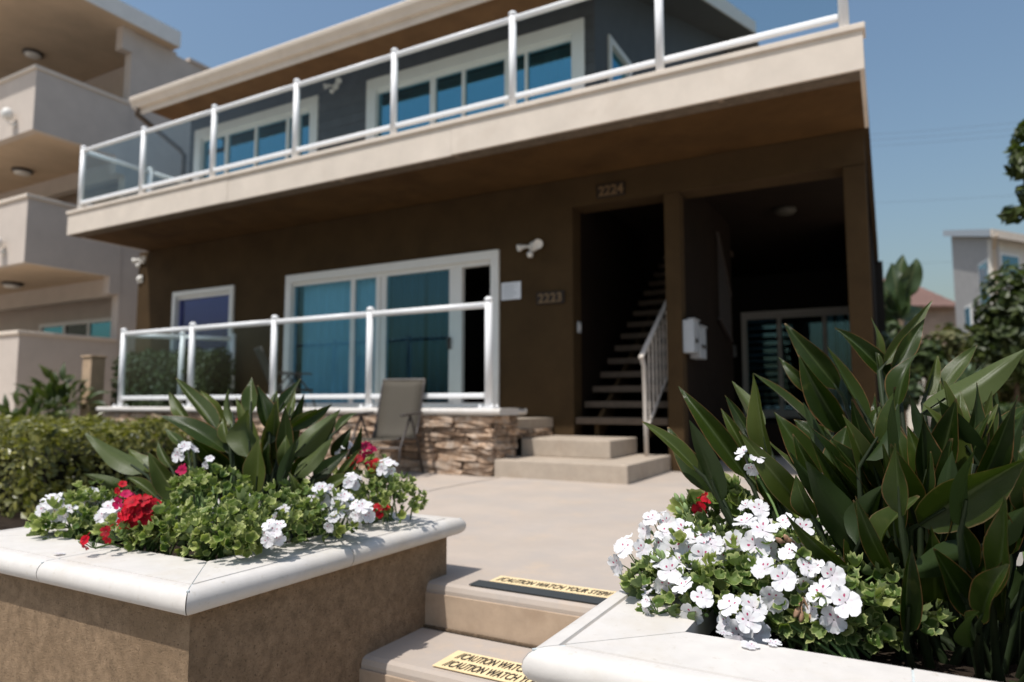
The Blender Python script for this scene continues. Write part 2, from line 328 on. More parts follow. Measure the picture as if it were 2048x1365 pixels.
def petal_mat(name, base, deep, mark, mark_amt, transl=.35, var=(.95, 1.03)):
    """UV: u = across petal, v = distance from the flower's centre; the attribute 'upper' marks the two upper petals"""
    m = bpy.data.materials.new(name); m.use_nodes = True; nt = m.node_tree; N = nt.nodes; L = nt.links
    p = N['Principled BSDF']; out = N['Material Output']
    uv = N.new('ShaderNodeUVMap'); sp = N.new('ShaderNodeSeparateXYZ'); L.new(uv.outputs[0], sp.inputs[0]); geo = N.new('ShaderNodeNewGeometry')
    at = N.new('ShaderNodeAttribute'); at.attribute_name = 'upper'
    mr = N.new('ShaderNodeMapRange'); mr.inputs[1].default_value = .0; mr.inputs[2].default_value = .5; mr.inputs[3].default_value = 1; mr.inputs[4].default_value = 0; L.new(sp.outputs[1], mr.inputs[0])
    mi = N.new('ShaderNodeMix'); mi.data_type = 'RGBA'; L.new(mr.outputs[0], mi.inputs[0]); mi.inputs[6].default_value = (*base, 1); mi.inputs[7].default_value = (*deep, 1); c = mi.outputs[2]
    if mark_amt:
        # feathered streaks near the throat of the upper petals
        dx = N.new('ShaderNodeMath'); dx.operation = 'SUBTRACT'; dx.inputs[1].default_value = .5; L.new(sp.outputs[0], dx.inputs[0])
        dy = N.new('ShaderNodeMath'); dy.operation = 'SUBTRACT'; dy.inputs[1].default_value = .38; L.new(sp.outputs[1], dy.inputs[0])
        cb = N.new('ShaderNodeCombineXYZ'); L.new(dx.outputs[0], cb.inputs[0]); L.new(dy.outputs[0], cb.inputs[1])
        ln = N.new('ShaderNodeVectorMath'); ln.operation = 'LENGTH'; L.new(cb.outputs[0], ln.inputs[0])
        tn = N.new('ShaderNodeTexNoise'); tn.inputs['Scale'].default_value = 250; L.new(geo.outputs['Position'], tn.inputs['Vector'])
        nd = N.new('ShaderNodeMath'); nd.operation = 'MULTIPLY_ADD'; nd.inputs[1].default_value = .12; L.new(tn.outputs[0], nd.inputs[0]); L.new(ln.outputs['Value'], nd.inputs[2])
        r2 = N.new('ShaderNodeMapRange'); r2.inputs[1].default_value = .14; r2.inputs[2].default_value = .19; r2.inputs[3].default_value = mark_amt; r2.inputs[4].default_value = 0; L.new(nd.outputs[0], r2.inputs[0])
        mu = N.new('ShaderNodeMath'); mu.operation = 'MULTIPLY'; L.new(r2.outputs[0], mu.inputs[0]); L.new(at.outputs['Fac'], mu.inputs[1])
        m2 = N.new('ShaderNodeMix'); m2.data_type = 'RGBA'; L.new(mu.outputs[0], m2.inputs[0]); L.new(c, m2.inputs[6]); m2.inputs[7].default_value = (*mark, 1); c = m2.outputs[2]
    oi = N.new('ShaderNodeObjectInfo'); rm = N.new('ShaderNodeMapRange'); rm.inputs[3].default_value = var[0]; rm.inputs[4].default_value = var[1]; L.new(oi.outputs['Random'], rm.inputs[0])
    sv = N.new('ShaderNodeVectorMath'); sv.operation = 'SCALE'; L.new(c, sv.inputs[0]); L.new(rm.outputs[0], sv.inputs['Scale']); c = sv.outputs[0]
    L.new(c, p.inputs['Base Color']); p.inputs['Roughness'].default_value = .6; p.inputs['Specular IOR Level'].default_value = .2
    tl = N.new('ShaderNodeBsdfTranslucent'); L.new(c, tl.inputs[0]); mx = N.new('ShaderNodeMixShader'); mx.inputs[0].default_value = transl
    L.new(p.outputs[0], mx.inputs[1]); L.new(tl.outputs[0], mx.inputs[2]); L.new(mx.outputs[0], out.inputs[0]); return m
petal_white = petal_mat('petal_white', (.84, .83, .84), (.80, .73, .78), (.50, .015, .12), .95, .25, (.82, 1.03))
petal_red = petal_mat('petal_red', (.52, .006, .020), (.26, .003, .012), (.2, 0, .02), .6, .3, (.55, 1.15))
petal_magenta = petal_mat('petal_magenta', (.52, .010, .09), (.30, .004, .05), (.2, 0, .02), .5, .3, (.6, 1.15))

# ------------------------------------------------------------------ the ground
MB().box(-300, 300, -300, 2.125, -.60, -.47).build('pavement', pave_m, kind='structure')
MB().box(-300, 300, 2.13, 600, -.60, -.06).build('ground', mat('ground_earth', (.16, .13, .095), .95, (2, .25), (12, .4, .02)), kind='structure')
MB().box(-3.05, 9, 2.102, 6.58, -.40, 0).build('patio', patio_m, bevel=.022, kind='structure')
MB().box(-1.72, 14, 6.58, 26, -.40, -.002).build('side_path', concrete, kind='structure')
MB().box(-5.2, -3.052, 3.86, 6.58, -.40, -.001).build('patio_wing', patio_m, kind='structure')
MB().box(-30, -10.201, -2, 24.0, -.46, -.01).build('neighbour_yard', concrete, kind='structure')
gb = MB().box(-10.2, -3.055, 2.0, 5.3, -.46, -.02).build('garden_bed', soil_m, kind='structure')

# front steps between the planters
st = empty('front_steps', 'concrete front steps rising between the two flower planters', 'steps', (-1.05, 1.75, -.47))
part(MB().box(-1.55, -.545, 1.752, 2.10, -.46, -.155), 'step', patio_m, st, bevel=.022)
part(MB().box(-1.55, -.545, 1.40, 1.750, -.46, -.31), 'step', patio_m, st, bevel=.022)
riser_m = mat('riser_concrete', (.43, .325, .235), .85, (12, .12), (160, .25, .002), .25, stain=[(5, (.36, .26, .18), .5, .75)])
part(MB().box(-1.545, -.55, 2.0945, 2.1015, -.154, -.034), 'riser', riser_m, st, bevel=.002)
part(MB().box(-1.545, -.55, 1.7445, 1.7515, -.309, -.189), 'riser', riser_m, st, bevel=.002)
part(MB().box(-1.545, -.55, 2.085, 2.0975, -.1545, -.147), 'foot_strip', mat('foot_strip', (.12, .085, .055), .95, (60, .5)), st)  # thin dark strip along the foot of the upper riser

# caution strips
def text_mesh(s, size, mt, name, shear=0.0, width=1.0, bold=0.0, extrude=0.0):
    cu = bpy.data.curves.new(name, 'FONT'); cu.body = s; cu.size = size; cu.align_x = 'LEFT'; cu.align_y = 'BOTTOM_BASELINE'
    cu.shear = shear; cu.offset = bold; cu.extrude = extrude; cu.resolution_u = 3
    t = bpy.data.objects.new(name, cu); col.objects.link(t); dg = bpy.context.evaluated_depsgraph_get(); dg.update()
    me = bpy.data.meshes.new_from_object(t.evaluated_get(dg)); bpy.data.objects.remove(t)
    if width < 0:
        x1_ = max(v.co.x for v in me.vertices); width = -width / x1_
    for v in me.vertices: v.co.x *= width
    me.materials.clear(); me.materials.append(mt); return me
def flat_strip(name, pts, z, th, mt, label, cat):
    m = MB(); q = [Vector((x, y, z)) for x, y in pts]
    m.prism(q, (0, 0, 0), (0, 0, th)); return m.build(name, mt, label=label, cat=cat)
s1 = flat_strip('caution_strip', [(-1.305, 2.205), (-.84, 2.205), (-.84, 2.292), (-1.305, 2.292)], .004, .002, yellow_tape,
                'yellow caution strip with one line of lettering behind the black grip tape', 'caution strip')
t = obj('lettering', text_mesh('//CAUTION WATCH YOUR STEP//', .068, ink, 'lettering', .12, -.44, .0010), ink); t.location = (-1.29, 2.222, .0075); t.parent = s1
s2 = flat_strip('grip_tape', [(-1.345, 2.128), (-.62, 2.128), (-.62, 2.199), (-1.345, 2.199)], .004, .0025, black_tape,
                'black non-slip grip tape along the edge of the top step', 'grip tape')
s3 = flat_strip('caution_strip', [(-1.262, 1.79), (-.79, 1.79), (-.79, 1.935), (-1.262, 1.935)], -.151, .002, yellow_tape,
                'yellow caution strip with two lines of lettering on the lower step', 'caution strip')
for yy in (1.872, 1.803):
    t = obj('lettering', text_mesh('//CAUTION WATCH YOUR STEP//', .068, ink, 'lettering', .12, -.42, .0010), ink); t.location = (-1.235, yy, -.1475); t.parent = s3

# ------------------------------------------------------------------ planters
def coping_run(a, b, nrm, w, zt, th, mitre_a=0, mitre_b=0, groove=.055):
    """one coping piece with a bullnose on its outer edge: a->b along the outer edge, nrm points inward"""
    a, b, nv = Vector((*a, 0)), Vector((*b, 0)), Vector((*nrm, 0)); d = (b - a).normalized(); m = MB()
    prof = []
    r = th / 2
    for k in range(9):                                    # bullnose from the bottom to the top
        an = -math.pi/2 + math.pi * k / 8
        prof.append((r - r * math.cos(an) * 1.0, zt - r + r * math.sin(an)))
    g = groove
    prof += [(g - .0045, zt), (g - .0025, zt - .006), (g + .0025, zt - .006), (g + .0045, zt), (w, zt), (w, zt - th)]
    n = len(prof); vs = []
    for base, mt, sg in ((a, mitre_a, 1), (b, mitre_b, -1)):
        for o, z in prof:
            vs.append(base + nv * o + d * (sg * o * mt) + Vector((0, 0, z)))
    fs = [(i, (i+1) % n, n+(i+1) % n, n+i) for i in range(n)] + [tuple(range(n)), tuple(range(2*n-1, n-1, -1))]
    return m.add(vs, fs)
def nose(o):
    """smooth only the rounded nose of a coping piece"""
    for p in o.data.polygons: p.use_smooth = len(p.vertices) == 4 and abs(p.normal.z) < .99 or False
    o.data.set_sharp_from_angle(angle=R(32)); return o
ZC, TH = .21, .062
def planter(name, label, x0, x1, y0, y1, joints):
    root = empty(name, label, 'planter', ((x0+x1)/2, (y0+y1)/2, -.47))
    o = .055; w = .235
    wall = MB()
    ix0, ix1, iy0, iy1 = x0+o, x1-o, y0+o, y1-o; t = .13
    wall.box(ix0, ix1, iy0, iy0+t, -.47, ZC-TH-.001).box(ix0, ix1, iy1-t, iy1, -.47, ZC-TH-.001)
    wall.box(ix0, ix0+t, iy0+t, iy1-t, -.47, ZC-TH-.001).box(ix1-t, ix1, iy0+t, iy1-t, -.47, ZC-TH-.001)
    part(wall, 'wall', stucco_planter, root)
    part(MB().box(ix0+t+.001, ix1-t-.001, iy0+t+.001, iy1-t-.001, -.2, ZC-.075), 'soil', soil_m, root)
    gp = .004
    def run(a, b, nv, js):
        L_ = (Vector(b)-Vector(a)).length; d = (Vector(b)-Vector(a)).normalized(); cuts = [0] + js + [L_]
        for i in range(len(cuts)-1):
            s0 = cuts[i] + (gp/2); s1 = cuts[i+1] - (gp/2)
            m = coping_run(Vector(a)+d*s0, Vector(a)+d*s1, nv, w, ZC, TH, 1 if i == 0 else 0, 1 if i == len(cuts)-2 else 0)
            nose(part(m, 'coping_stone', coping, root))
            if i > 0:
                p = Vector(a)+d*cuts[i]; n2 = Vector(nv)
                q0, q1 = p + n2*.012, p + n2*(w-.001)
                part(MB().bar((q0.x, q0.y, ZC-.022), (q1.x, q1.y, ZC-.022), .0045, .040), 'grout_joint', grout, root)
    run((x0, y0), (x1, y0), (0, 1), joints[0]); run((x1, y0), (x1, y1), (-1, 0), joints[1])
    run((x1, y1), (x0, y1), (0, -1), joints[2]); run((x0, y1), (x0, y0), (1, 0), joints[3])
    for (cx, cy, sx, sy) in ((x0, y0, 1, 1), (x1, y0, -1, 1), (x1, y1, -1, -1), (x0, y1, 1, -1)):
        part(MB().bar((cx+.016*sx, cy+.016*sy, ZC-.025), (cx+(w-.001)*sx, cy+(w-.001)*sy, ZC-.025), .0062, .046), 'grout_joint', grout, root)
    return root
planterL = planter('flower_planter', 'stucco planter with pale coping holding red and white geraniums', -2.76, -1.455, 1.072, 2.285, ([.665], [.575], [.6], [.6]))
planterR = planter('flower_planter', 'stucco planter with pale coping holding white geraniums below a tall dark plant', -.60, .95, 1.125, 2.9, ([.615], [.9], [.7], [.9]))

# ------------------------------------------------------------------ terrace: stone wall, steps, railing
sw = empty('stone_wall', 'low terrace wall faced with stacked ledge stones under a white coping', 'wall', (-6, 5.4, 0))
part(MB().box(-9.02, -3.135, 5.355, 5.60, -.05, .535).box(-3.30, -3.135, 5.60, 5.76, -.05, .535), 'backing', mortar, sw)
stone_meshes = []
for k in range(10):
    bm = bmesh.new(); bmesh.ops.create_cube(bm, size=1.0); 
    bmesh.ops.subdivide_edges(bm, edges=[e for e in bm.edges if abs((e.verts[0].co-e.verts[1].co).x) > .5], cuts=2)
    bmesh.ops.subdivide_edges(bm, edges=[e for e in bm.edges if abs((e.verts[0].co-e.verts[1].co).z) > .5 and e.verts[0].co.y < 0 and e.verts[1].co.y < 0], cuts=1)
    for v in bm.verts:
        v.co.x += random.uniform(-.035, .035); v.co.z += random.uniform(-.10, .10); v.co.y += random.uniform(-.22, .22) if v.co.y < 0 else 0
        if abs(v.co.x) > .4 and v.co.y < 0: v.co.x *= .95; v.co.z *= .86; v.co.y += .12
    me = bpy.data.meshes.new('stone'); bm.to_mesh(me); bm.free(); me.materials.append(stone_m)
    for p in me.polygons: p.use_smooth = False
    stone_meshes.append(me)
rs = random.Random(3)
def stones(fix, a, b, z0, z1, axis, lo=.12, hi=.42):
    z = z0
    while z < z1 - .02:
        h = rs.uniform(.035, .075); h = min(h, z1 - z)
        if z1 - (z+h) < .03: h = z1 - z
        x = a - rs.uniform(0, .2)
        while x < b:
            l = rs.uniform(lo, hi); xa, xb = max(x, a), min(x + l, b); x += l
            if xb - xa < .04: continue
            o = bpy.data.objects.new('stone', rs.choice(stone_meshes)); col.objects.link(o)
            dep = rs.uniform(.045, .075)
            o.scale = (xb-xa-.006, dep, h-.005)
            if axis == 'x': o.location = ((xa+xb)/2, fix - dep/2 + .012, z + h/2)
            else: o.location = (fix + dep/2 - .012, (xa+xb)/2, z + h/2); o.rotation_euler = (0, 0, math.pi/2)
            put(o, sw)
        z += h
stones(5.355, -9.02, -3.11, 0.0, .535, 'x', .16, .52)
stones(-3.135, 5.36, 5.76, .155, .535, 'y', .12, .36)
stones(-3.145, 5.79, 6.56, .317, .40, 'y', .10, .22)
xs = [-9.12 + i * .763 for i in range(9)]; xs[-1] = -3.02
for i in range(8):
    part(coping_run((xs[i]+.002, 5.27), (xs[i+1]-.002, 5.27), (0, 1), .36, .605, .062, groove=.5), 'coping_stone', coping, sw) if i < 7 else \
    part(coping_run((xs[i]+.002, 5.27), (xs[i+1], 5.27), (0, 1), .36, .605, .062, groove=.5), 'coping_stone', coping, sw)
part(coping_run((-3.02, 5.632), (-3.02, 5.80), (-1, 0), .34, .604, .062, groove=.5), 'coping_stone', coping, sw)

ps = empty('entry_steps', 'broad concrete steps leading up beside the stone wall to the stairway', 'steps', (-2.6, 5.8, 0))
part(MB().box(-3.105, -1.865, 5.325, 6.577, -.02, .153), 'step', concrete, ps, bevel=.008)
part(MB().box(-3.10, -2.20, 5.83, 6.577, .154, .316), 'step', concrete, ps, bevel=.008)
MB().box(-9.0, -3.31, 5.605, 6.577, -.05, .498).build('terrace_floor', concrete, kind='structure')
MB().box(-3.309, -3.118, 5.775, 6.577, .40, .50).build('terrace_edge', concrete, kind='structure')
MB().box(-3.309, -3.15, 5.775, 6.577, -.05, .399).build('terrace_base', mortar, kind='structure')

def railing(name, label, pts, z0, height, base_plates, group=None, first=0):
    """pts: post positions in order; round posts, top and bottom rail, glass pane in each bay"""
    root = empty(name, label, 'railing', (pts[0][0], pts[0][1], z0), group)
    for x, y in pts[first:]:
        p = part(MB().tube([(x, y, z0+.008), (x, y, z0+height)], .036, 14), 'post', white_metal, root, smooth=False)
        for q in p.data.polygons: q.use_smooth = len(q.vertices) == 4
        c = MB().lathe([(.041, -.012), (.042, .004), (.036, .018), (.02, .030), (.004, .034)], (x, y, z0+height)); part(c, 'post_cap', white_metal, root, smooth=True, sub=None)
        if base_plates:
            part(MB().box(x-.085, x+.085, y-.06, y+.06, z0+.001, z0+.012), 'base_plate', white_metal, root, bevel=.003)
            for sx in (-1, 1):
                for sy in (-1, 1): part(MB().lathe([(.014, 0), (.014, .012), (.006, .022)], (x+sx*.066, y+sy*.042, z0+.012), n=8), 'bolt', white_metal, root)
    for (xa, ya), (xb, yb) in zip(pts[:-1], pts[1:]):
        d = Vector((xb-xa, yb-ya, 0)).normalized() * .034
        a, b = Vector((xa, ya, 0))+d, Vector((xb, yb, 0))-d
        zt, zb = z0+height-.045, z0+.115
        o = part(MB().tube([a+Vector((0,0,zt)), b+Vector((0,0,zt))], .030, 12), 'top_rail', white_metal, root)
        for q in o.data.polygons: q.use_smooth = len(q.vertices) == 4
        part(MB().bar(a+Vector((0,0,zb)), b+Vector((0,0,zb)), .045, .048), 'bottom_rail', white_metal, root, bevel=.01)
        part(MB().bar(a+Vector((0,0,(zt+zb)/2)), b+Vector((0,0,(zt+zb)/2)), .008, zt-zb-.05), 'glass_pane', rail_glass, root)
    return root
railing('terrace_railing', 'white glass-panelled railing on top of the low stone wall', [(-8.80, 5.40), (-7.41, 5.40), (-6.00, 5.40), (-4.62, 5.40), (-3.21, 5.40)], .605, 1.0, True)
railing('terrace_side_railing', 'short glass railing running back from the corner post in front of the clipped hedge', [(-8.79, 5.405), (-8.37, 5.95), (-7.98, 6.45)], .605, .985, False, None, 1)

# ------------------------------------------------------------------ the building
WY, UY = 6.58, 7.40                        # lower and upper facade planes
BL, BR, UR = -10.42, -.09, -2.92           # building left, right, upper right corner
bd = empty('apartment_building', 'two storey brown stucco apartment building with a long glass railed balcony', 'building', (-5.5, 8, 0))
D1X = (-7.10, -3.77); D1Z = (.505, 2.375)   # sliding door opening
W1X = (-9.50, -8.14); W1Z = (1.32, 2.335)  # small window
SX = (-2.88, -1.885); OPX = (-1.73, -.27); OPZ = 2.74
wl = MB(); T = .22
def wallbox(x0, x1, z0, z1, y=WY): wl.box(x0, x1, y, y+T, z0, z1)
wallbox(BL, W1X[0], -.05, 3.05); wallbox(W1X[0], W1X[1], -.05, W1Z[0]); wallbox(W1X[0], W1X[1], W1Z[1], 3.05)
wallbox(W1X[1], D1X[0], -.05, 3.05); wallbox(D1X[0], D1X[1], D1Z[1], 3.05); wallbox(D1X[0], D1X[1], -.05, D1Z[0]); wallbox(D1X[1], SX[0], -.05, 3.05)
part(wl, 'front_wall', stucco_brown, bd)
part(MB().box(SX[0]+.001, BR, WY-.004, WY+.30, OPZ, 3.05), 'header_beam', stucco_brown, bd)
part(MB().box(SX[1], OPX[0], WY-.001, WY+.16, -.05, OPZ-.001), 'pillar', stucco_brown, bd, bevel=.008)
part(MB().box(SX[1]+.003, OPX[0]-.003, WY+.161, 9.1, -.05, 2.97), 'passage_wall', passage_m, bd)  # pillar's passage side, with its shade put into the colour
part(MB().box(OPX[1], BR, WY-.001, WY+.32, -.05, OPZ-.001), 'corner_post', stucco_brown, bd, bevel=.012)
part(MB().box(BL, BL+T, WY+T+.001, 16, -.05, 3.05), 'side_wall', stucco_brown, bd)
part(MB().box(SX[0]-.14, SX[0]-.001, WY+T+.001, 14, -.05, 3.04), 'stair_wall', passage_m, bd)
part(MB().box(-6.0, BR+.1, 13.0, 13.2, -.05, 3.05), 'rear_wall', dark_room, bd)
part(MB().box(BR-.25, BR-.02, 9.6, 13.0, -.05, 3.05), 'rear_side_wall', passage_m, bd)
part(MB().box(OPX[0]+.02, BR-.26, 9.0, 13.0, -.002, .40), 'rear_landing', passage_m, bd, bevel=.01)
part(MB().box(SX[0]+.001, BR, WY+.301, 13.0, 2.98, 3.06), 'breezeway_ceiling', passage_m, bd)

# balcony: soffit slab, fascia, coping
BX0, BX1, BY = -10.22, -.05, 5.36
part(MB().box(BX0+.03, BX1-.03, BY+.03, WY-.002, 3.055, 3.16), 'balcony_soffit', stucco_soffit, bd)
part(MB().box(BX0+.032, BX1-.032, BY+.032, BY+.17, 3.043, 3.0545), 'drip_band', mat('drip_band', (.125, .095, .068), .95, (14, .25), (70, .6, .006), stain=(4, (.30, .22, .16), .62, .7)), bd)
part(MB().box(BX0+.03, BX1, WY, 13.1, 3.062, 3.36), 'floor_slab', stucco_brown, bd)
for xa, xb, dz in ((BX0, -6.83, 0), (-6.827, -3.62, -.004), (-3.617, BX1, .002)):
    part(MB().box(xa, xb, BY+abs(dz)*.5, BY+.03, 3.052+dz, 3.3455), 'balcony_fascia', fascia_beige, bd)
part(MB().box(BX0, BX0+.03, BY+.031, WY+.6, 3.055, 3.345), 'balcony_fascia', fascia_beige, bd)
part(MB().box(BX1-.03, BX1, BY+.031, WY-.003, 3.055, 3.345), 'balcony_fascia', fascia_beige, bd)
part(MB().box(BX0-.018, BX1+.018, BY-.022, BY+.16, 3.346, 3.395), 'balcony_coping', fascia_beige, bd, bevel=.008)
part(MB().box(BX0+.03, BX1-.03, BY+.161, UY+.02, 3.30, 3.375), 'balcony_deck', concrete, bd)

# upper storey: grey lap siding around two windows
WA = (-10.28, -7.42, 3.42, 5.33); WB = (-6.46, -3.05, 3.42, 5.33)
part(MB().box(BL, WA[0], UY+.02, UY+.2, 3.37, 5.62).box(WA[1], WB[0], UY+.02, UY+.2, 3.37, 5.62).box(WB[1], UR, UY+.02, UY+.2, 3.37, 5.62)
     .box(WA[0], WA[1], UY+.02, UY+.2, WA[3], 5.62).box(WB[0], WB[1], UY+.02, UY+.2, WB[3], 5.62), 'upper_wall', siding_m, bd)
def siding(x0, x1, z0, z1, y):
    z = z0
    while z < z1 - .02:
        h = min(.15, z1 - z); q = MB()
        q.prism([(x0, y+.018, z), (x0, y-.014, z), (x0, y-.002, z+h+.004), (x0, y+.018, z+h+.004)], (0,0,0), (x1-x0, 0, 0))
        part(q, 'siding_board', siding_m, bd); z += h
siding(BL-.01, WA[0]-.002, 3.40, 5.34, UY); siding(WA[1]+.002, WB[0]-.002, 3.40, 5.34, UY); siding(WB[1]+.002, UR, 3.40, 5.34, UY); siding(BL-.01, UR, 5.345, 5.60, UY)
# right side wall of the upper storey, with a window, and its sloped top
RS = .39; EY, EZ = 6.62, 5.60
def rz(y): return EZ + (y-EY)*RS
sw_p = [(UR-.18, UY+.201, 3.37), (UR-.18, 7.86, 3.37), (UR-.18, 7.86, rz(7.86)-.1), (UR-.18, UY+.201, rz(UY)-.1)]
q = MB(); q.prism(sw_p, (0,0,0), (.17, 0, 0))
q.prism([(UR-.18, 7.86, 5.32), (UR-.18, 8.72, 5.32), (UR-.18, 8.72, rz(8.72)-.1), (UR-.18, 7.86, rz(7.86)-.1)], (0,0,0), (.17,0,0))
q.prism([(UR-.18, 7.86, 3.37), (UR-.18, 8.72, 3.37), (UR-.18, 8.72, 4.45), (UR-.18, 7.86, 4.45)], (0,0,0), (.17,0,0))
q.prism([(UR-.18, 8.72, 3.37), (UR-.18, 16, 3.37), (UR-.18, 16, rz(15.4)-.3), (UR-.18, 15.4, rz(15.4)-.1), (UR-.18, 8.72, rz(8.72)-.1)], (0,0,0), (.17,0,0))
part(q, 'upper_side_wall', siding_m, bd)
part(MB().box(BL-.01, BL+.2, UY+.201, 16, 3.06, 5.6), 'upper_left_wall', siding_m, bd)
# roof
q = MB(); x0, x1 = -10.72, -2.27
q.prism([(x0, EY, EZ), (x0, 15.4, rz(15.4)), (x0, 15.4, rz(15.4)+.1), (x0, EY, EZ+.1)], (0,0,0), (x1-x0, 0, 0))
q.prism([(x0, 15.401, rz(15.4)), (x0, 19, rz(15.4)-1.4), (x0, 19, rz(15.4)-1.3), (x0, 15.401, rz(15.4)+.1)], (0,0,0), (x1-x0, 0, 0))
rf = part(q, 'roof', roof_grey, bd)
part(MB().prism([(x0+.03, EY+.02, EZ-.06), (x0+.03, UY-.02, rz(UY)-.36), (x0+.03, UY-.02, rz(UY)-.34), (x0+.03, EY+.02, EZ-.02)], (0,0,0), (x1-x0-.06, 0, 0)), 'eave_soffit', mat('eave_soffit', (.17, .095, .045), .9, (2, .2), (80, .3, .003)), bd)
fa = part(MB().box(x0, x1, EY-.022, EY-.001, 5.40, 5.66), 'eave_board', fascia_beige, bd)
gt = [(0, 5.66), (-.11, 5.67), (-.125, 5.645), (-.115, 5.60), (-.075, 5.545), (-.055, 5.50), (0, 5.49)]
part(MB().prism([(x0-.03, EY-.023+a, z) for a, z in gt], (0,0,0), (x1-x0+.06, 0, 0)), 'gutter', fascia_beige, bd)
rk = MB().prism([(x1+.001, EY-.02, EZ-.14), (x1+.001, 15.4, rz(15.4)-.14), (x1+.001, 15.4, rz(15.4)+.12), (x1+.001, EY-.02, EZ+.12)], (0,0,0), (.03, 0, 0))
part(rk, 'rake_board', roof_edge, bd)
part(MB().prism([(UR, UY, rz(UY)-.12), (UR, 15.4, rz(15.4)-.12), (UR, 15.4, rz(15.4)-.04), (UR, UY, rz(UY)-.04)], (0,0,0), (x1-UR, 0, 0)), 'rake_soffit', siding_m, bd)
part(MB().tube([(-10.66, EY-.06, 5.50), (-10.66, EY-.06, 5.40), (-10.56, UY-.10, 5.02), (-10.50, UY-.06, 4.92), (-10.50, UY-.06, 3.40)], .042, 8), 'downspout', downspout_m, bd, smooth=True)

def window(name, x0, x1, z0, z1, y, bars, fw, glass, frame=vinyl, depth=.10, trim=.0, skip=()):
    """frame with panes between the vertical bars (x positions, width); panes and bars are sub-parts"""
    m = MB(); f0, f1 = y-.035, y+depth
    m.box(x0-trim, x1+trim, f0, f1, z1-fw, z1+trim).box(x0-trim, x1+trim, f0, f1, z0-trim, z0+fw)
    m.box(x0-trim, x0+fw, f0, f1, z0+fw, z1-fw).box(x1-fw, x1+trim, f0, f1, z0+fw, z1-fw)
    w = part(m, name, frame, bd, bevel=.006)
    for za, zb in ((z1-fw-.045, z1-fw-.001), (z0+fw+.001, z0+fw+.045)):
        MB().box(x0+fw, x1-fw, y+.01, y+depth-.01, za, zb).build('sash_rail', frame, w)
    ed = [x0+fw]
    for bx, bw in bars:
        o = MB().box(bx-bw/2, bx+bw/2, y+.015, y+depth-.02, z0+fw+.045, z1-fw-.045).build('mullion', frame, w, bevel=.004); ed += [bx-bw/2, bx+bw/2]
    ed.append(x1-fw)
    for i in range(0, len(ed), 2):
        if i//2 in skip: continue
        MB().box(ed[i], ed[i+1], y+.045, y+.053, z0+fw+.045, z1-fw-.045).build('pane', glass, w)
    return w
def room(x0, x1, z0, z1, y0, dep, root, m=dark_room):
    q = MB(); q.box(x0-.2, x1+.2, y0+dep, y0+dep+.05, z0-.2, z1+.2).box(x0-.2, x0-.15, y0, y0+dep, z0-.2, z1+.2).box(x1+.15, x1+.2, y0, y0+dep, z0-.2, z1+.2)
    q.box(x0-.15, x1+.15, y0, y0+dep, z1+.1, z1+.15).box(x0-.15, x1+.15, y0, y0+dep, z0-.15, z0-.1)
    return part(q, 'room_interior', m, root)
def curtain(x0, x1, z0, z1, y, m, root, amp=.042, per=.15, seed=0):
    r_ = random.Random(seed); n = int((x1-x0)/.012); vs = []; fs = []
    ph = r_.random()*6
    for i in range(n+1):
        x = x0 + (x1-x0)*i/n; d = amp*math.sin(2*math.pi*(x/per)+ph+.8*math.sin(x*5))
        for z in (z0, z1): vs.append((x, y + d*(1 if z == z0 else .6), z))
    for i in range(n): fs.append((2*i, 2*i+2, 2*i+3, 2*i+1))
    return part(MB().add(vs, fs), 'curtain', m, root, smooth=True)
# lower sliding door: fixed lights, sliding leaf, open bay
dw = window('sliding_door', D1X[0], D1X[1], D1Z[0], D1Z[1], WY, [(-5.945, .065), (-5.53, .07), (-4.34, .11)], .105, teal_glass_light, skip=(3,))
MB().box(-5.49, -5.41, WY+.03, WY+.09, .66, 2.225).build('door_stile', vinyl, dw); MB().box(-4.47, -4.40, WY+.03, WY+.09, .66, 2.225).build('door_stile', vinyl, dw)
MB().box(-4.465, -4.44, WY-.02, WY+.03, 1.28, 1.42).build('door_handle', dark_frame, dw, bevel=.004)
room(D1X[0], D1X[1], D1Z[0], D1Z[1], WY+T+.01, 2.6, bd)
curtain(-6.93, -5.56, .62, 2.27, WY+.16, curtain_white, bd, seed=1)
curtain(-5.50, -4.95, .62, 2.27, WY+.20, curtain_blue, bd, seed=2); curtain(-4.90, -4.42, .62, 2.27, WY+.24, curtain_blue, bd, seed=3)
# small window with blinds
w1 = window('window', W1X[0], W1X[1], W1Z[0], W1Z[1], WY, [], .075, glass_mat('blind_glass', (.62, .66, .92), .05, 0, (.7, .75, 1)))
for i in range(30):
    z = W1Z[0]+.09 + i*.0285
    if z < W1Z[1]-.09: MB().bar((W1X[0]+.09, WY+.10, z), (W1X[1]-.09, WY+.10, z), .030, .003, up=(0, .5, 1)).build('blind_slat', blind_m, w1)
room(W1X[0], W1X[1], W1Z[0], W1Z[1], WY+T+.01, .8, bd)
# upper windows
window('window', WA[0], WA[1], WA[2], WA[3], UY, [(-9.52, .07), (-8.82, .05), (-8.10, .06), (-7.86, .05)], .16, teal_glass)
window('window', WB[0], WB[1], WB[2], WB[3], UY, [(-5.32, .09), (-4.82, .05), (-4.15, .07), (-3.87, .04)], .17, teal_glass)
room(WA[0]+.1, WA[1], WA[2], WA[3], UY+.21, 2.5, bd); room(WB[0], WB[1]-.14, WB[2], WB[3], UY+.21, .62, bd)
part(MB().box(-5.85, -5.35, UY+.4, UY+.52, 3.95, 4.42), 'headboard', curtain_white, bd, bevel=.02)
curtain(-10.1, -9.62, 3.5, 5.2, UY+.3, curtain_blue, bd, seed=5); curtain(-3.75, -3.30, 3.5, 5.2, UY+.3, curtain_blue, bd, seed=6)
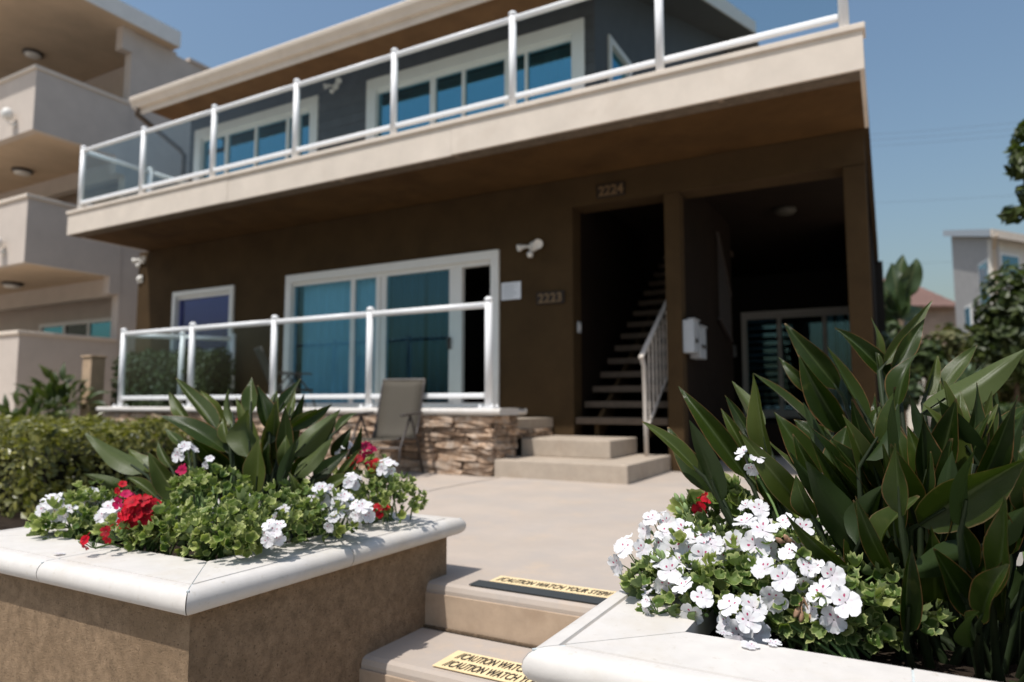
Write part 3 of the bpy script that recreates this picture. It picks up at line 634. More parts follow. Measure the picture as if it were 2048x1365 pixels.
# side window of the upper storey (built in the side wall)
m = MB(); X = UR-.01
m.box(X-.08, X+.03, 7.86, 7.95, 4.45, 5.32).box(X-.08, X+.03, 8.63, 8.72, 4.45, 5.32).box(X-.08, X+.03, 7.95, 8.63, 5.23, 5.32).box(X-.08, X+.03, 7.95, 8.63, 4.45, 4.54)
sw2 = part(m, 'window', vinyl, bd, bevel=.005); MB().box(X-.04, X-.032, 7.95, 8.63, 4.54, 5.23).build('pane', teal_glass, sw2)
# rear sliding door in the passage, blinds on its left leaf
rd = window('sliding_door', -2.30, -.36, .40, 2.30, 12.90, [(-1.66, .07), (-.92, .07)], .09, teal_glass_light)
for i in range(14): MB().bar((-2.18, 12.985, .56+i*.12), (-1.72, 12.985, .56+i*.12), .07, .004, up=(0, .6, 1)).build('blind_slat', mat('rear_blind', (.5, .55, .6), .7) if i == 0 else bpy.data.materials['rear_blind'], rd)
curtain(-.88, -.48, .45, 2.2, 12.985, curtain_white, bd, seed=8)
part(MB().box(-2.62, -2.42, 12.95, 12.998, 1.5, 1.72), 'notice_panel', mailbox_m, bd)

# interior stairs: open treads on two stringers
sr = empty('stairway', 'open tread stairway climbing into the dark entry between brown walls', 'stairs', (-2.4, 7.5, 0))
for i in range(15):
    y = 6.60 + i*.235; z = .505 + i*.167
    part(MB().box(SX[0]+.012, SX[1]-.01 if i > 0 else SX[1]-.01, y, y+.29, z-.068, z), 'tread', wood_dark, sr, bevel=.006)
for xx in (SX[0]+.20, SX[1]-.25):
    part(MB().prism([(xx, 6.66, .318), (xx, 6.80, .318), (xx, 10.2, 2.70), (xx, 10.2, 2.92), (xx, 6.66, .447)], (0,0,0), (.045, 0, 0)), 'stringer', stucco_brown, sr)
hr = empty('stair_handrail', 'pale metal handrail with thin balusters at the foot of the stairway', 'handrail', (-2.0, 6.3, .15))
hx = -2.03; hp = [(hx, 6.30, 1.04), (hx, 6.24, 1.08), (hx, 7.3, 1.85), (hx, 9.6, 3.45)]
part(MB().tube([(hx, 6.34, .154), (hx, 6.33, .5), (hx, 6.31, 1.0), (hx, 6.25, 1.08)], .022, 8), 'newel', rail_metal, hr, smooth=True)
part(MB().bar((hx, 6.22, 1.075), (hx, 6.60+2.6, 1.075+2.98*.71), .045, .022), 'handrail', rail_metal, hr)
part(MB().bar((hx, 6.36, .40), (hx, 9.2, .40+2.84*.71), .022, .022), 'lower_rail', rail_metal, hr)
for i in range(1, 16):
    y = 6.34 + i*.125; part(MB().tube([(hx, y, .40+(y-6.36)*.71), (hx, y, 1.06+(y-6.22)*.71)], .008, 6), 'baluster', rail_metal, hr)
# second flight rail glimpsed through the passage
h2 = empty('passage_handrail', 'dim stair balustrade high inside the dark passage', 'handrail', (-1.7, 9.0, 2))
for i in range(7): part(MB().tube([(-1.70, 8.2+i*.10, 2.62-i*.10), (-1.70, 8.2+i*.10, 1.62-i*.03)], .007, 6), 'baluster', dark_frame, h2)
part(MB().bar((-1.70, 8.15, 2.68), (-1.70, 8.85, 2.0), .03, .03), 'handrail', dark_frame, h2)
part(MB().bar((-1.70, 8.15, 1.64), (-1.70, 8.85, 1.42), .03, .03), 'lower_rail', dark_frame, h2)
cl = MB().lathe([(.12, 0), (.13, -.03), (.10, -.07), (.03, -.085)], (-.99, 8.6, 2.978)).build('ceiling_light', rail_metal_dark, label='round ceiling light in the dark passage beside the stairway', cat='ceiling light', smooth=True)

railing('balcony_railing', 'long white glass-panelled railing along the edge of the upper balcony',
        [(x, BY+.065) for x in (-10.04, -8.62, -7.20, -5.79, -4.38, -2.97, -1.56, -.17)], 3.395, .93, False)
railing('balcony_side_railing', 'glass railing running back along the left end of the upper balcony', [(BX0+.18, 5.43), (BX0+.18, 6.45), (BX0+.18, 7.30)], 3.396, .925, False, None, 1)

# ------------------------------------------------------------------ fittings on the building
def flood_light(name, label, p, heads, sensor=True):
    x, y, z = p
    root = empty(name, label, 'security light', p, 'twin head security lights on the facade')
    part(MB().lathe([(.055, 0), (.055, .02), (.04, .035)], (x, y, z), (0, -1, 0)), 'wall_plate', lamp_white, root, smooth=True)
    for dx, dz, sc_ in heads:
        d = Vector((dx, -.8, -.35)).normalized(); c = Vector((x+dx*.11, y-.05, z+dz))
        part(MB().tube([(x, y-.03, z), c], .013, 6), 'arm', lamp_white, root)
        part(MB().lathe([(.022, -.03), (.025*sc_, 0), (.042*sc_, .04), (.047*sc_, .065), (.042*sc_, .07), (.034*sc_, .058)], c, d), 'lamp_head', lamp_white, root, smooth=True)
    if sensor:
        part(MB().tube([(x, y-.03, z), (x, y-.07, z-.07)], .010, 6), 'sensor_arm', lamp_white, root)
        part(MB().lathe([(.012, -.03), (.032, -.012), (.036, .012), (.022, .032), (.005, .038)], (x, y-.085, z-.10), (0, -.7, -.7)), 'motion_sensor', lamp_white, root, smooth=True)
flood_light('security_light', 'white twin head security light above the printed notice by the door', (-3.34, WY-.003, 2.36), [(-.9, .0, .85), (.6, .02, 1.15)])
flood_light('security_light', 'white twin head security light on grey siding between the upper windows', (-7.06, UY-.018, 5.38), [(-1.0, .02, .9), (.8, .04, 1.0)])
flood_light('security_light', 'white security light at the far left corner under the balcony', (-10.30, WY-.003, 2.92), [(-.8, .0, .9), (.7, .02, .9)])
b = empty('security_camera', 'small white dome camera low on the left corner of the wall', 'camera', (-10.40, 6.5, 2.6))
part(MB().lathe([(.05, 0), (.05, .02), (.035, .045), (.01, .055)], (-10.36, WY-.003, 2.62), (0, -1, 0)), 'dome', lamp_white, b, smooth=True)
part(MB().box(-10.42, -10.30, WY-.012, WY-.003, 2.56, 2.68), 'mount_plate', lamp_white, b, bevel=.003)

def plaque(label, x0, x1, z0, z1, num, y=WY):
    root = MB().box(x0, x1, y-.022, y-.006, z0, z1).build('address_plaque', plaque_m, label=label, cat='sign', bevel=.004)
    w = (x1-x0-.04)/4
    for i, ch in enumerate(num):
        me = text_mesh(ch, (z1-z0)*1.02, brass_m, 'digit', 0, 1.0, .003, .003)
        o = obj('digit', me, brass_m, root); o.rotation_euler = (math.pi/2, 0, 0); o.location = (x0+.022+w*i, y-.0255, z0+(z1-z0)*.15)
plaque('dark house number plaque reading 2223 on the wall by the entry', -3.30, -2.97, 1.71, 1.845, '2223')
plaque('dark house number plaque reading 2224 on the beam over the stairway', -2.59, -2.28, 2.785, 2.925, '2224', WY-.004)
n = MB().box(-3.745, -3.50, WY-.008, WY-.003, 1.797, 1.99).build('notice', paper_m, label='white printed notice taped beside the sliding door', cat='notice')
for i in range(9): MB().box(-3.725, -3.725+random.Random(i).uniform(.12, .20), WY-.0095, WY-.0085, 1.965-i*.018, 1.970-i*.018).build('text_line', mat('notice_text', (.35, .36, .38), .8) if i == 0 else bpy.data.materials['notice_text'], n)
db = MB().box(SX[0]+.001, SX[0]+.02, 6.68, 6.76, 1.40, 1.52).build('light_switch', mailbox_m, label='small white switch plate just inside the stairway opening', cat='switch', bevel=.004)
MB().box(SX[0]+.0205, SX[0]+.028, 6.705, 6.735, 1.43, 1.49).build('toggle', lamp_white, db, bevel=.003)
def mailbox(label, y0, y1, z0, z1, x=OPX[0]):
    root = empty('mailbox', label, 'mailbox', (x, y0, z0))
    part(MB().box(x+.001, x+.11, y0, y1, z0, z1), 'box', mailbox_m, root, bevel=.006)
    part(MB().box(x+.05, x+.125, y0-.006, y1+.006, z1+.001, z1+.012), 'lid', mailbox_m, root, bevel=.004)
    part(MB().box(x+.1105, x+.114, y0+.04, y1-.04, z0+.10, z0+.14), 'slot', dark_frame, root)
mailbox('wall mailbox nearer the front edge of the brown pillar', 6.60, 6.80, 1.14, 1.46)
mailbox('wall mailbox hung slightly lower and deeper along the pillar', 6.86, 7.10, 1.10, 1.42)

# ------------------------------------------------------------------ patio chairs
def chair(name, label, loc, rz_, s=1.0, recl=.32):
    root = empty(name, label, 'chair', loc); root.rotation_euler = (0, 0, rz_); root.scale = (s, s, s)
    def p(mb, nm, mt, **k): return mb.build(nm, mt, root, **k)
    # local: faces -y, seat z=.40, back leans to +y
    hw = .235; n = 10; vs = []; fs = []
    prof = [(-.27, .385), (-.20, .40), (-.05, .385), (.10, .37), (.19, .375), (.235, .43), (.27+recl*.1, .55), (.27+recl*.35, .75), (.27+recl*.6, .93), (.27+recl*.72, 1.01)]
    for y, z in prof:
        for k in range(5): vs.append((-hw+2*hw*k/4, y, z - .012*(1-abs(k-2)/2)))
    for i in range(len(prof)-1):
        for k in range(4): fs.append((i*5+k, i*5+k+1, i*5+k+6, i*5+k+5))
    so = p(MB().add(vs[:25], [f for f in fs if max(f) < 25]), 'seat', sling_m, smooth=True); bo = p(MB().add(vs[20:], [tuple(i-20 for i in f) for f in fs if min(f) >= 20]), 'backrest', sling_m, smooth=True)
    for o in (so, bo):
        sd = o.modifiers.new('Solidify', 'SOLIDIFY'); sd.thickness = .006
    for sx in (-1, 1):
        x = sx*(hw+.012)
        p(MB().tube([(x, y, z) for y, z in prof], .013, 8), 'side_rail', dark_frame, smooth=True)
        p(MB().tube([(sx*.28, -.33, 0), (sx*.28, -.26, .30), (sx*.28, -.02, .615)], .012, 8), 'leg', dark_frame, smooth=True)
        p(MB().tube([(sx*.28, .34, 0), (sx*.28, .2, .32), (sx*.28, -.02, .615)], .012, 8), 'leg', dark_frame, smooth=True)
        p(MB().bar((sx*.285, -.24, .625), (sx*.285, .26, .650), .05, .022), 'armrest', dark_frame, bevel=.008)
    p(MB().tube([(-.28, -.26, .30), (.28, -.26, .30)], .010, 6), 'stretcher', dark_frame); p(MB().tube([(-.28, .2, .32), (.28, .2, .32)], .010, 6), 'stretcher', dark_frame)
    p(MB().tube([(-hw-.012, prof[-1][0], prof[-1][1]), (hw+.012, prof[-1][0], prof[-1][1])], .013, 8), 'top_bar', dark_frame)
    return root
chair('patio_chair', 'taupe sling patio chair with bronze frame standing against the stone wall', (-4.02, 4.94, 0.0), R(14), .87, .25)
chair('terrace_chair', 'dark sling chair on the terrace behind the railing glass', (-6.38, 6.02, .50), R(150), .80)


# ------------------------------------------------------------------ neighbouring building on the left
NX = -14.0
nb = empty('neighbour_building', 'beige stucco three storey building with walled balconies on the left', 'building', (-17, 10, 0))
soff_tan = mat('soffit_tan', (.54, .42, .30), .9, (1.5, .1), (80, .3, .003))
NY, NF = 8.45, 6.62
part(MB().box(NX-9, NX-.02, 9.3, 9.5, -.05, 8.69), 'front_wall', stucco_beige, nb)
part(MB().box(NX-.25, NX-.021, 9.501, 24, -.05, 8.62), 'side_wall', stucco_beige, nb)
part(MB().box(NX-.25, NX-.0215, NY, 9.299, -.05, 8.69), 'side_pier', stucco_beige, nb)
part(MB().box(NX-.24, NX+.03, 9.8, 24, 8.621, 8.70), 'parapet_cap', stucco_beige, nb)
def nb_balcony(zb, zt, label):
    x0 = NX-9
    part(MB().box(x0, NX, NF, NF+.15, zb, zt), 'balcony_wall', stucco_beige, nb)
    part(MB().box(NX-.15, NX, NF+.151, NY-.001, zb, zt), 'balcony_wall', stucco_beige, nb)
    part(MB().box(x0, NX+.03, NF-.04, NF+.19, zt+.001, zt+.075), 'balcony_coping', fascia_beige, nb, bevel=.012)
    part(MB().box(NX-.19, NX+.03, NF+.191, NY-.02, zt+.001, zt+.075), 'balcony_coping', fascia_beige, nb, bevel=.012)
    if zb > 1:
        part(MB().box(x0, NX-.151, NF+.151, 9.299, zb+.02, zb+.14), 'balcony_soffit', soff_tan, nb)
        part(MB().box(NX-.22, NX-.003, NY-.22, NY+.02, zb-.36, zb+.001), 'drop_beam', stucco_beige, nb)
        part(MB().box(x0, NX-.221, NY-.02+.02, NY+.2, zb-.36, zb+.019), 'drop_beam', stucco_beige, nb)
nb_balcony(5.83, 7.02, ''); nb_balcony(3.27, 4.50, ''); nb_balcony(.10, 1.92, '')
# roof slab over the top balcony
part(MB().box(NX-9, NX+.22, NF-.9, 9.4, 8.70, 8.78), 'roof_soffit', soff_tan, nb)
part(MB().box(NX-9, NX+.24, NF-.93, NF-.901, 8.70, 9.06), 'roof_fascia', roof_edge, nb); part(MB().box(NX+.221, NX+.25, NF-.90, 9.4, 8.70, 9.06), 'roof_fascia', roof_edge, nb)
part(MB().box(NX-9, NX+.22, NF-.9, 9.38, 8.781, 9.04), 'roof_slab', stucco_beige, nb)
part(MB().box(NX-.24, NX-.003, NY-.22, NY+.05, 8.2, 8.699), 'drop_beam', stucco_beige, nb)
for zz in (8.698, 5.848, 3.288):
    p0 = on({8.698: 66, 5.848: 45, 3.288: 25}[zz], {8.698: 105, 5.848: 340, 3.288: 566}[zz], 2, zz)
    lt = MB().lathe([(.20, 0), (.21, -.05), (.17, -.06)], p0).build('ceiling_light', dark_frame, smooth=True)
    tag(lt, {8.698: 'flush ceiling light under the top balcony roof of the neighbouring building', 5.848: 'flush ceiling light under the middle balcony soffit of the neighbouring building', 3.288: 'flush ceiling light under the lowest balcony soffit of the neighbouring building'}[zz], 'ceiling light', 'balcony ceiling lights next door')
    MB().lathe([(.165, -.061), (.15, -.10), (.06, -.12)], p0).build('diffuser', lamp_white, lt, smooth=True)
for (x0, x1, z0, z1) in ((-18.6, -14.35, 1.0, 2.62), (-18.4, -14.3, 3.9, 5.05), (-17.2, -14.5, 6.5, 7.6)):
    m = MB(); y = 9.298; fw = .09
    m.box(x0, x1, y-.07, y, z1-fw, z1).box(x0, x1, y-.07, y, z0, z0+fw).box(x0, x0+fw, y-.07, y, z0+fw, z1-fw).box(x1-fw, x1, y-.07, y, z0+fw, z1-fw)
    w = part(m, 'window', vinyl, nb)
    nn = 4 if x1-x0 > 3 else 2; st_ = (x1-x0-2*fw)/nn
    for i in range(nn):
        if i: MB().box(x0+fw+i*st_-.045, x0+fw+i*st_+.045, y-.06, y-.004, z0+fw, z1-fw).build('mullion', vinyl, w)
        MB().box(x0+fw+i*st_+.046, x0+fw+(i+1)*st_-.046, y-.03, y-.022, z0+fw+.001, z1-fw-.001).build('pane', teal_glass if i != 1 else mat('dark_glass', (.012, .012, .014), .1) if 'dark_glass' not in bpy.data.materials else (bpy.data.materials['dark_glass'] if i == 1 else teal_glass), w)
for i, (px, py, w) in enumerate(((30, 250, 14.8), (8, 505, 14.8))):
    c = on(px, py, 1, NF-.002)
    o = empty('wall_lamp', ['white globe wall lamp on the upper balcony front next door', 'white globe wall lamp on the middle balcony front next door'][i], 'wall lamp', c)
    part(MB().lathe([(.05, 0), (.05, .03)], c, (0, -1, 0)), 'wall_plate', lamp_white, o)
    part(MB().tube([c+Vector((0, -.03, 0)), c+Vector((0, -.12, -.02)), c+Vector((0, -.14, .05))], .015, 6), 'arm', lamp_white, o)
    part(MB().lathe([(.03, 0), (.09, .05), (.11, .14), (.07, .22), (.01, .25)], c+Vector((0, -.14, .04))), 'shade', lamp_white, o, smooth=True)

# gate pier and low white ledge beside the terrace
gp_ = empty('gate_pier', 'tan wooden gate pier between the terrace hedge and the neighbour', 'pier', (-9.95, 5.7, 0))
part(MB().box(-10.08, -9.86, 5.60, 5.80, -.05, 1.30), 'shaft', mat('tan_wood', (.45, .32, .21), .8, (8, .15), (30, .3, .004)), gp_, bevel=.01)
part(MB().box(-10.10, -9.84, 5.58, 5.82, 1.301, 1.33), 'cap', bpy.data.materials['tan_wood'], gp_, bevel=.008)
part(MB().box(-9.855, -9.70, 5.66, 5.72, .1, .42), 'side_board', bpy.data.materials['tan_wood'], gp_)
lg = empty('garden_ledge', 'short low garden ledge with white coping beside the gate pier', 'wall', (-9.5, 5.4, 0))
part(MB().box(-9.92, -9.13, 5.30, 5.50, -.05, .31), 'wall', stucco_beige, lg); part(MB().box(-9.95, -9.13, 5.26, 5.54, .311, .375), 'coping', coping, lg, bevel=.015)

# ------------------------------------------------------------------ foliage
def uvmesh(name, vs, fs, uvs, mt, smooth=True, attr=None):
    me = bpy.data.meshes.new(name); me.from_pydata([tuple(v) for v in vs], [], fs); me.update()
    ul = me.uv_layers.new(name='UVMap')
    d = ul.data
    for lp in me.loops: d[lp.index].uv = uvs[lp.vertex_index]
    if attr is not None:
        a = me.attributes.new('upper', 'FLOAT', 'POINT')
        a.data.foreach_set('value', attr)
    if smooth:
        for p in me.polygons: p.use_smooth = True
    me.materials.append(mt); return me

def blade(B, T, W, N, mt, fold=.3, bend=.08, wave=.04, seed=0, nv=13, twist=0.0, peak=.40):
    r_ = random.Random(seed); B, T = Vector(B), Vector(T); ax = T-B; Lg = ax.length; d = ax.normalized()
    N = Vector(N); N = (N - d*N.dot(d)).normalized(); us = (-1, -.66, -.33, 0, .33, .66, 1); vs = []; uv = []; fs = []; ph = r_.random()*6; ph2 = r_.random()*6
    for i in range(nv):
        t = i/(nv-1)
        f = math.sqrt(max(0, 1-(1-min(t/peak, 1))**2)) if t < peak else max(0, 1-((t-peak)/(1-peak))**1.4)
        f = max(f, .035)
        Nt = Matrix.Rotation(twist*(t-.3), 3, d) @ N; S = d.cross(Nt)
        mid = B + ax*t + N*(bend*Lg*math.sin(math.pi*t*.9)) 
        for u in us:
            w = W/2*f
            p = mid + S*(u*w*math.cos(fold)) + Nt*(abs(u)*w*math.sin(fold))
            p += Nt*(wave*W*abs(u)*math.sin(t*(9 if u > 0 else 8)+(ph if u > 0 else ph2)))
            vs.append(p); uv.append((u*.5+.5, t))
    n = len(us)
    for i in range(nv-1):
        for k in range(n-1): fs.append((i*n+k, i*n+k+1, (i+1)*n+k+1, (i+1)*n+k))
    return uvmesh('leaf', vs, fs, uv, mt)

def strelitzia(name, label, base, leaves, spread, mt_list, seed, filler, filler2):
    root = empty(name, label, 'plant', base); rr = random.Random(seed); bs = Vector(base); wide, sd_, mA, mB = mt_list
    def one(B, T, W, k, N=None, young=False):
        view = (CAM - (B+T)/2).normalized()
        if N is None:
            ax = (T-B).normalized(); side = ax.cross(view).normalized()
            N = (view*rr.uniform(.55, 1.0) + side*rr.uniform(-sd_, sd_) + Vector((0, 0, rr.uniform(.1, .7)))).normalized()
            if rr.random() < .25: N = -N
        o = obj('leaf', blade(B, T, W, N, mB if young else mA, rr.uniform(.25, .80), rr.uniform(-.06, .16), rr.uniform(.02, .075), seed*100+k, twist=rr.uniform(-.5, .5), peak=rr.uniform(.33, .45)))
        put(o, root)
        g = bs + Vector((rr.uniform(-1, 1)*spread[0]*.5, rr.uniform(-1, 1)*spread[1]*.5, 0)); g = Vector((g.x*.4+B.x*.6, max(g.y*.4+B.y*.6, 1.42), bs.z)); ax = (T-B).normalized()
        m1 = B*.62 + g*.38 - ax*.04 + Vector((0, 0, -.03))
        m = MB().tube([g, g.lerp(m1, .5)+Vector((0,0,.01)), m1, B - ax*.02, B + ax*.06], [.010, .009, .0075, .006, .003], 6, False)
        put(m.build('petiole', petiole_m, smooth=True), root)
    for k, (tip, bas, wpx, wt, wb, yg) in enumerate(leaves):
        T, B = pt(*tip, wt), pt(*bas, wb); W = wpx/FPX*(wt+wb)/2
        one(B, T, W*wide, k, young=yg)
    for k in range(filler[0]):
        c = Vector(filler[1]); sz = filler[2]
        B = c + Vector((rr.uniform(-1, 1)*sz[0], rr.uniform(-1, 1)*sz[1], rr.uniform(-1, 1)*sz[2]))
        dr = ((B - bs).normalized()*.8 + Vector((rr.uniform(-.4, .4), rr.uniform(-.4, .4), .55))).normalized()
        one(B, B + dr*rr.uniform(.12, .22), rr.uniform(.045, .08), 500+k)
    for k in range(filler2[0]):
        a = rr.random()*6.28; e = rr.uniform(.45, 1.35); d = Vector((math.cos(a)*math.cos(e), math.sin(a)*math.cos(e), math.sin(e)))
        B = Vector(filler2[1]) + Vector((d.x*filler2[2][0], d.y*filler2[2][1], (d.z-.4)*filler2[2][2]))*rr.uniform(.35, 1)
        one(B, B + (d*.8+Vector((rr.uniform(-.25, .25), rr.uniform(-.25, .25), .35))).normalized()*rr.uniform(*filler2[3]), rr.uniform(*filler2[4]), 700+k, young=rr.random() < filler2[5])
    return root

def zpx(z, ox, oy, s): return (ox + z[0]/s, oy + z[1]/s)
RL = [ # tip, base (zoomed photo coordinates), width, depth at tip and at base, pale
 ((148,437),(350,612),58,1.72,1.66,1), ((250,455),(420,690),70,1.80,1.68,0), ((315,432),(430,725),78,1.62,1.62,0), ((280,312),(525,640),88,1.85,1.72,0),
 ((432,390),(525,560),46,1.78,1.72,1), ((445,340),(560,530),44,1.84,1.76,0), ((470,290),(575,470),60,1.90,1.80,1), ((548,262),(600,575),80,1.66,1.66,1),
 ((548,262),(770,460),56,1.95,1.84,0), ((660,85),(850,320),78,1.90,1.82,0), ((640,205),(785,350),40,1.98,1.90,0), ((710,195),(870,475),100,1.72,1.70,0),
 ((810,165),(955,430),62,1.80,1.74,0), ((835,105),(1045,300),72,1.95,1.86,0), ((965,65),(1000,245),34,1.90,1.86,1), ((985,185),(998,255),22,1.86,1.84,1),
 ((1185,2),(1010,235),52,1.84,1.80,1), ((1157,70),(1040,255),58,1.76,1.74,0), ((1145,190),(1060,385),84,1.70,1.68,0), ((1205,200),(1160,345),52,1.78,1.76,1),
 ((1345,165),(1205,335),52,1.82,1.78,1), ((1520,168),(1150,405),112,1.55,1.60,1), ((1065,370),(940,572),92,1.50,1.52,0), ((1110,340),(1300,625),92,1.52,1.50,0),
 ((1200,355),(1360,605),84,1.46,1.46,0), ((1145,372),(1265,570),60,1.58,1.56,1), ((1390,325),(1365,565),34,1.62,1.58,1), ((1460,415),(1370,580),60,1.60,1.56,1),
 ((1530,385),(1370,560),66,1.66,1.60,0), ((740,580),(955,935),112,1.45,1.46,0), ((700,625),(765,785),72,1.52,1.50,0), ((1015,670),(920,880),112,1.40,1.43,0),
 ((1150,705),(985,925),118,1.34,1.40,1), ((1530,565),(1140,800),165,1.22,1.36,1), ((1530,730),(1365,880),96,1.28,1.34,0), ((1075,992),(1365,878),100,1.26,1.32,0),
 ((660,755),(955,1025),74,1.40,1.42,0), ((685,890),(945,1115),62,1.38,1.41,0), ((1140,532),(1235,675),62,1.48,1.46,0), ((1178,540),(1150,705),42,1.44,1.44,0),
 ((1500,640),(1370,600),70,1.45,1.45,0), ((620,400),(780,640),90,1.80,1.72,0), ((880,450),(840,640),96,1.66,1.62,0), ((690,430),(820,560),80,1.86,1.8,0), ((1000,380),(960,560),80,1.8,1.74,0), ((1300,520),(1230,740),90,1.56,1.52,0), ((560,560),(640,740),90,1.72,1.68,0)]
RL = [(zpx(a, 1200, 600, 1.784), zpx(b, 1200, 600, 1.784), w/1.784, p, q, y) for a, b, w, p, q, y in RL]
strelitzia('bird_of_paradise_plant', 'large dark leaved bird of paradise towering over the massed white geraniums', (.14, 1.78, .12), RL, (.30, .22), (1.28, .8, strel_m, strel_l), 11,
           (150, (.29, 1.76, .31), (.33, .28, .13)), (56, (.06, 1.84, .36), (.36, .24, .23), (.17, .27), (.055, .080), .25))
LL = [((60,340),(400,575),110,2.55,2.5,1), ((50,578),(335,690),84,2.42,2.45,1), ((420,450),(605,745),122,2.40,2.40,0), ((310,430),(455,575),82,2.62,2.55,1), ((490,395),(565,545),60,2.66,2.6,0),
 ((520,305),(645,425),52,2.8,2.7,0), ((500,248),(895,455),112,2.55,2.5,0), ((560,105),(672,295),82,2.8,2.7,1), ((590,20),(825,325),108,2.75,2.65,0), ((740,100),(885,305),72,2.8,2.7,1),
 ((905,75),(932,295),52,2.75,2.65,1), ((1030,12),(1030,235),92,2.7,2.6,0), ((1065,65),(1132,325),104,2.62,2.56,0), ((1010,205),(1025,485),170,2.45,2.42,0), ((870,255),(903,405),72,2.55,2.5,0),
 ((1320,20),(1175,235),72,2.75,2.65,0), ((1290,80),(1245,265),44,2.8,2.7,1), ((1180,90),(1150,185),40,2.8,2.75,0), ((1500,170),(1245,325),74,2.72,2.6,0), ((1410,200),(1255,305),64,2.76,2.66,1),
 ((1552,205),(1275,475),132,2.5,2.45,0), ((1660,225),(1525,335),62,2.7,2.65,1), ((1512,370),(1285,595),96,2.42,2.4,1), ((1240,350),(1230,565),72,2.44,2.42,0), ((1075,360),(1060,695),132,2.32,2.33,1),
 ((1250,570),(1325,765),60,2.3,2.3,1), ((1510,690),(1385,885),60,2.22,2.24,1), ((1602,440),(1395,605),84,2.5,2.45,0), ((1682,430),(1525,605),42,2.5,2.45,1), ((1190,260),(1125,405),62,2.6,2.55,0),
 ((1640,580),(1465,665),72,2.4,2.38,1), ((710,745),(645,885),84,2.2,2.22,1), ((300,600),(480,720),70,2.5,2.45,0), ((700,560),(800,720),90,2.5,2.44,0)]
LL = [(zpx(a, 150, 750, 2.926), zpx(b, 150, 750, 2.926), w/2.926, p, q, 1 if i % 3 else y) for i, (a, b, w, p, q, y) in enumerate(LL)]
strelitzia('bird_of_paradise_plant', 'broad leaved bird of paradise rising among red and white geraniums by the hedge', (-2.13, 1.80, .12), LL, (.22, .2), (1.30, .6, strel_m, strel_w), 12,
           (20, (-2.13, 1.88, .34), (.28, .22, .10)), (12, (-2.12, 1.90, .36), (.24, .20, .14), (.20, .30), (.065, .10), .6))

# geranium leaves and blossoms
def ger_leaf_mesh(seed, mt):
    r_ = random.Random(seed); nr, na = 3, 26; vs = [(0, 0, 0)]; uv = [(.5, .0)]; fs = []; cup = r_.uniform(.5, 1.5); ph = r_.random()*6
    for i in range(1, nr+1):
        q = i/nr
        for k in range(na):
            a = 2*math.pi*k/na; lob = 1 + .09*math.cos(5*a)*q + (.07*math.cos(13*a+ph) if i == nr else 0)
            notch = 1 - .75*math.exp(-((a-math.pi)/.34)**2)*q
            rad = q*.5*lob*notch; z = cup*rad*rad*1.6 + .075*math.sin(5*a+ph)*q*q + (r_.uniform(-.05, .05) if i == nr else 0)
            vs.append((rad*math.cos(a), rad*math.sin(a), z)); uv.append((.5+.5*q*.999, .5+.5*math.sin(a)*q))
    for k in range(na): fs.append((0, 1+k, 1+(k+1) % na))
    for i in range(nr-1):
        for k in range(na): fs.append((1+i*na+k, 1+(i+1)*na+k, 1+(i+1)*na+(k+1) % na, 1+i*na+(k+1) % na))
    return uvmesh('leaf', vs, fs, uv, mt)
GL = {'g': [ger_leaf_mesh(i, ger_m) for i in range(5)], 'y': [ger_leaf_mesh(20+i, ger_y) for i in range(5)]}
def blossom_mesh(seed, mt):
    r_ = random.Random(seed); vs = []; fs = []; uv = []; up = []
    nx, ny = 5, 5
    for k in range(5):
        a0 = 2*math.pi*k/5 + r_.uniform(-.10, .10); el = r_.uniform(.05, .5); L_ = r_.uniform(.48, .60); wd = r_.uniform(.36, .46)
        n0 = len(vs); ca, sa = math.cos(a0), math.sin(a0); ph = r_.random()*6
        for i in range(ny):
            t = i/(ny-1); hw = wd*(.12 + .88*math.sin(min(1, t*1.02)*1.95)**.9 if t < .97 else .62)*.62
            for j in range(nx):
                s = (j/(nx-1))*2-1; x = .03 + L_*t - .035*s*s*t*(1 if t > .8 else 0); y = s*hw
                z = el*(x) - .5*el*x*x*1.6 + .06*math.sin(5.5*s+ph)*t*t + r_.uniform(-.045, .045)*t + .04*s*s*t
                vs.append((x*ca - y*sa, x*sa + y*ca, z)); uv.append((s*.5+.5, t)); up.append(1.0 if k in (0, 1) else .12)
        for i in range(ny-1):
            for j in range(nx-1):
                q = n0+i*nx+j; fs.append((q, q+1, q+nx+1, q+nx))
    return uvmesh('blossom', vs, fs, uv, mt, True, up)
BL_ = {'w': [blossom_mesh(i, petal_white) for i in range(5)], 'r': [blossom_mesh(30+i, petal_red) for i in range(4)], 'm': [blossom_mesh(50+i, petal_magenta) for i in range(3)]}
def orient(nrm, roll):
    q = Vector(nrm).normalized().to_track_quat('Z', 'Y'); return (q.to_matrix() @ Matrix.Rotation(roll, 3, 'Z')).to_4x4()
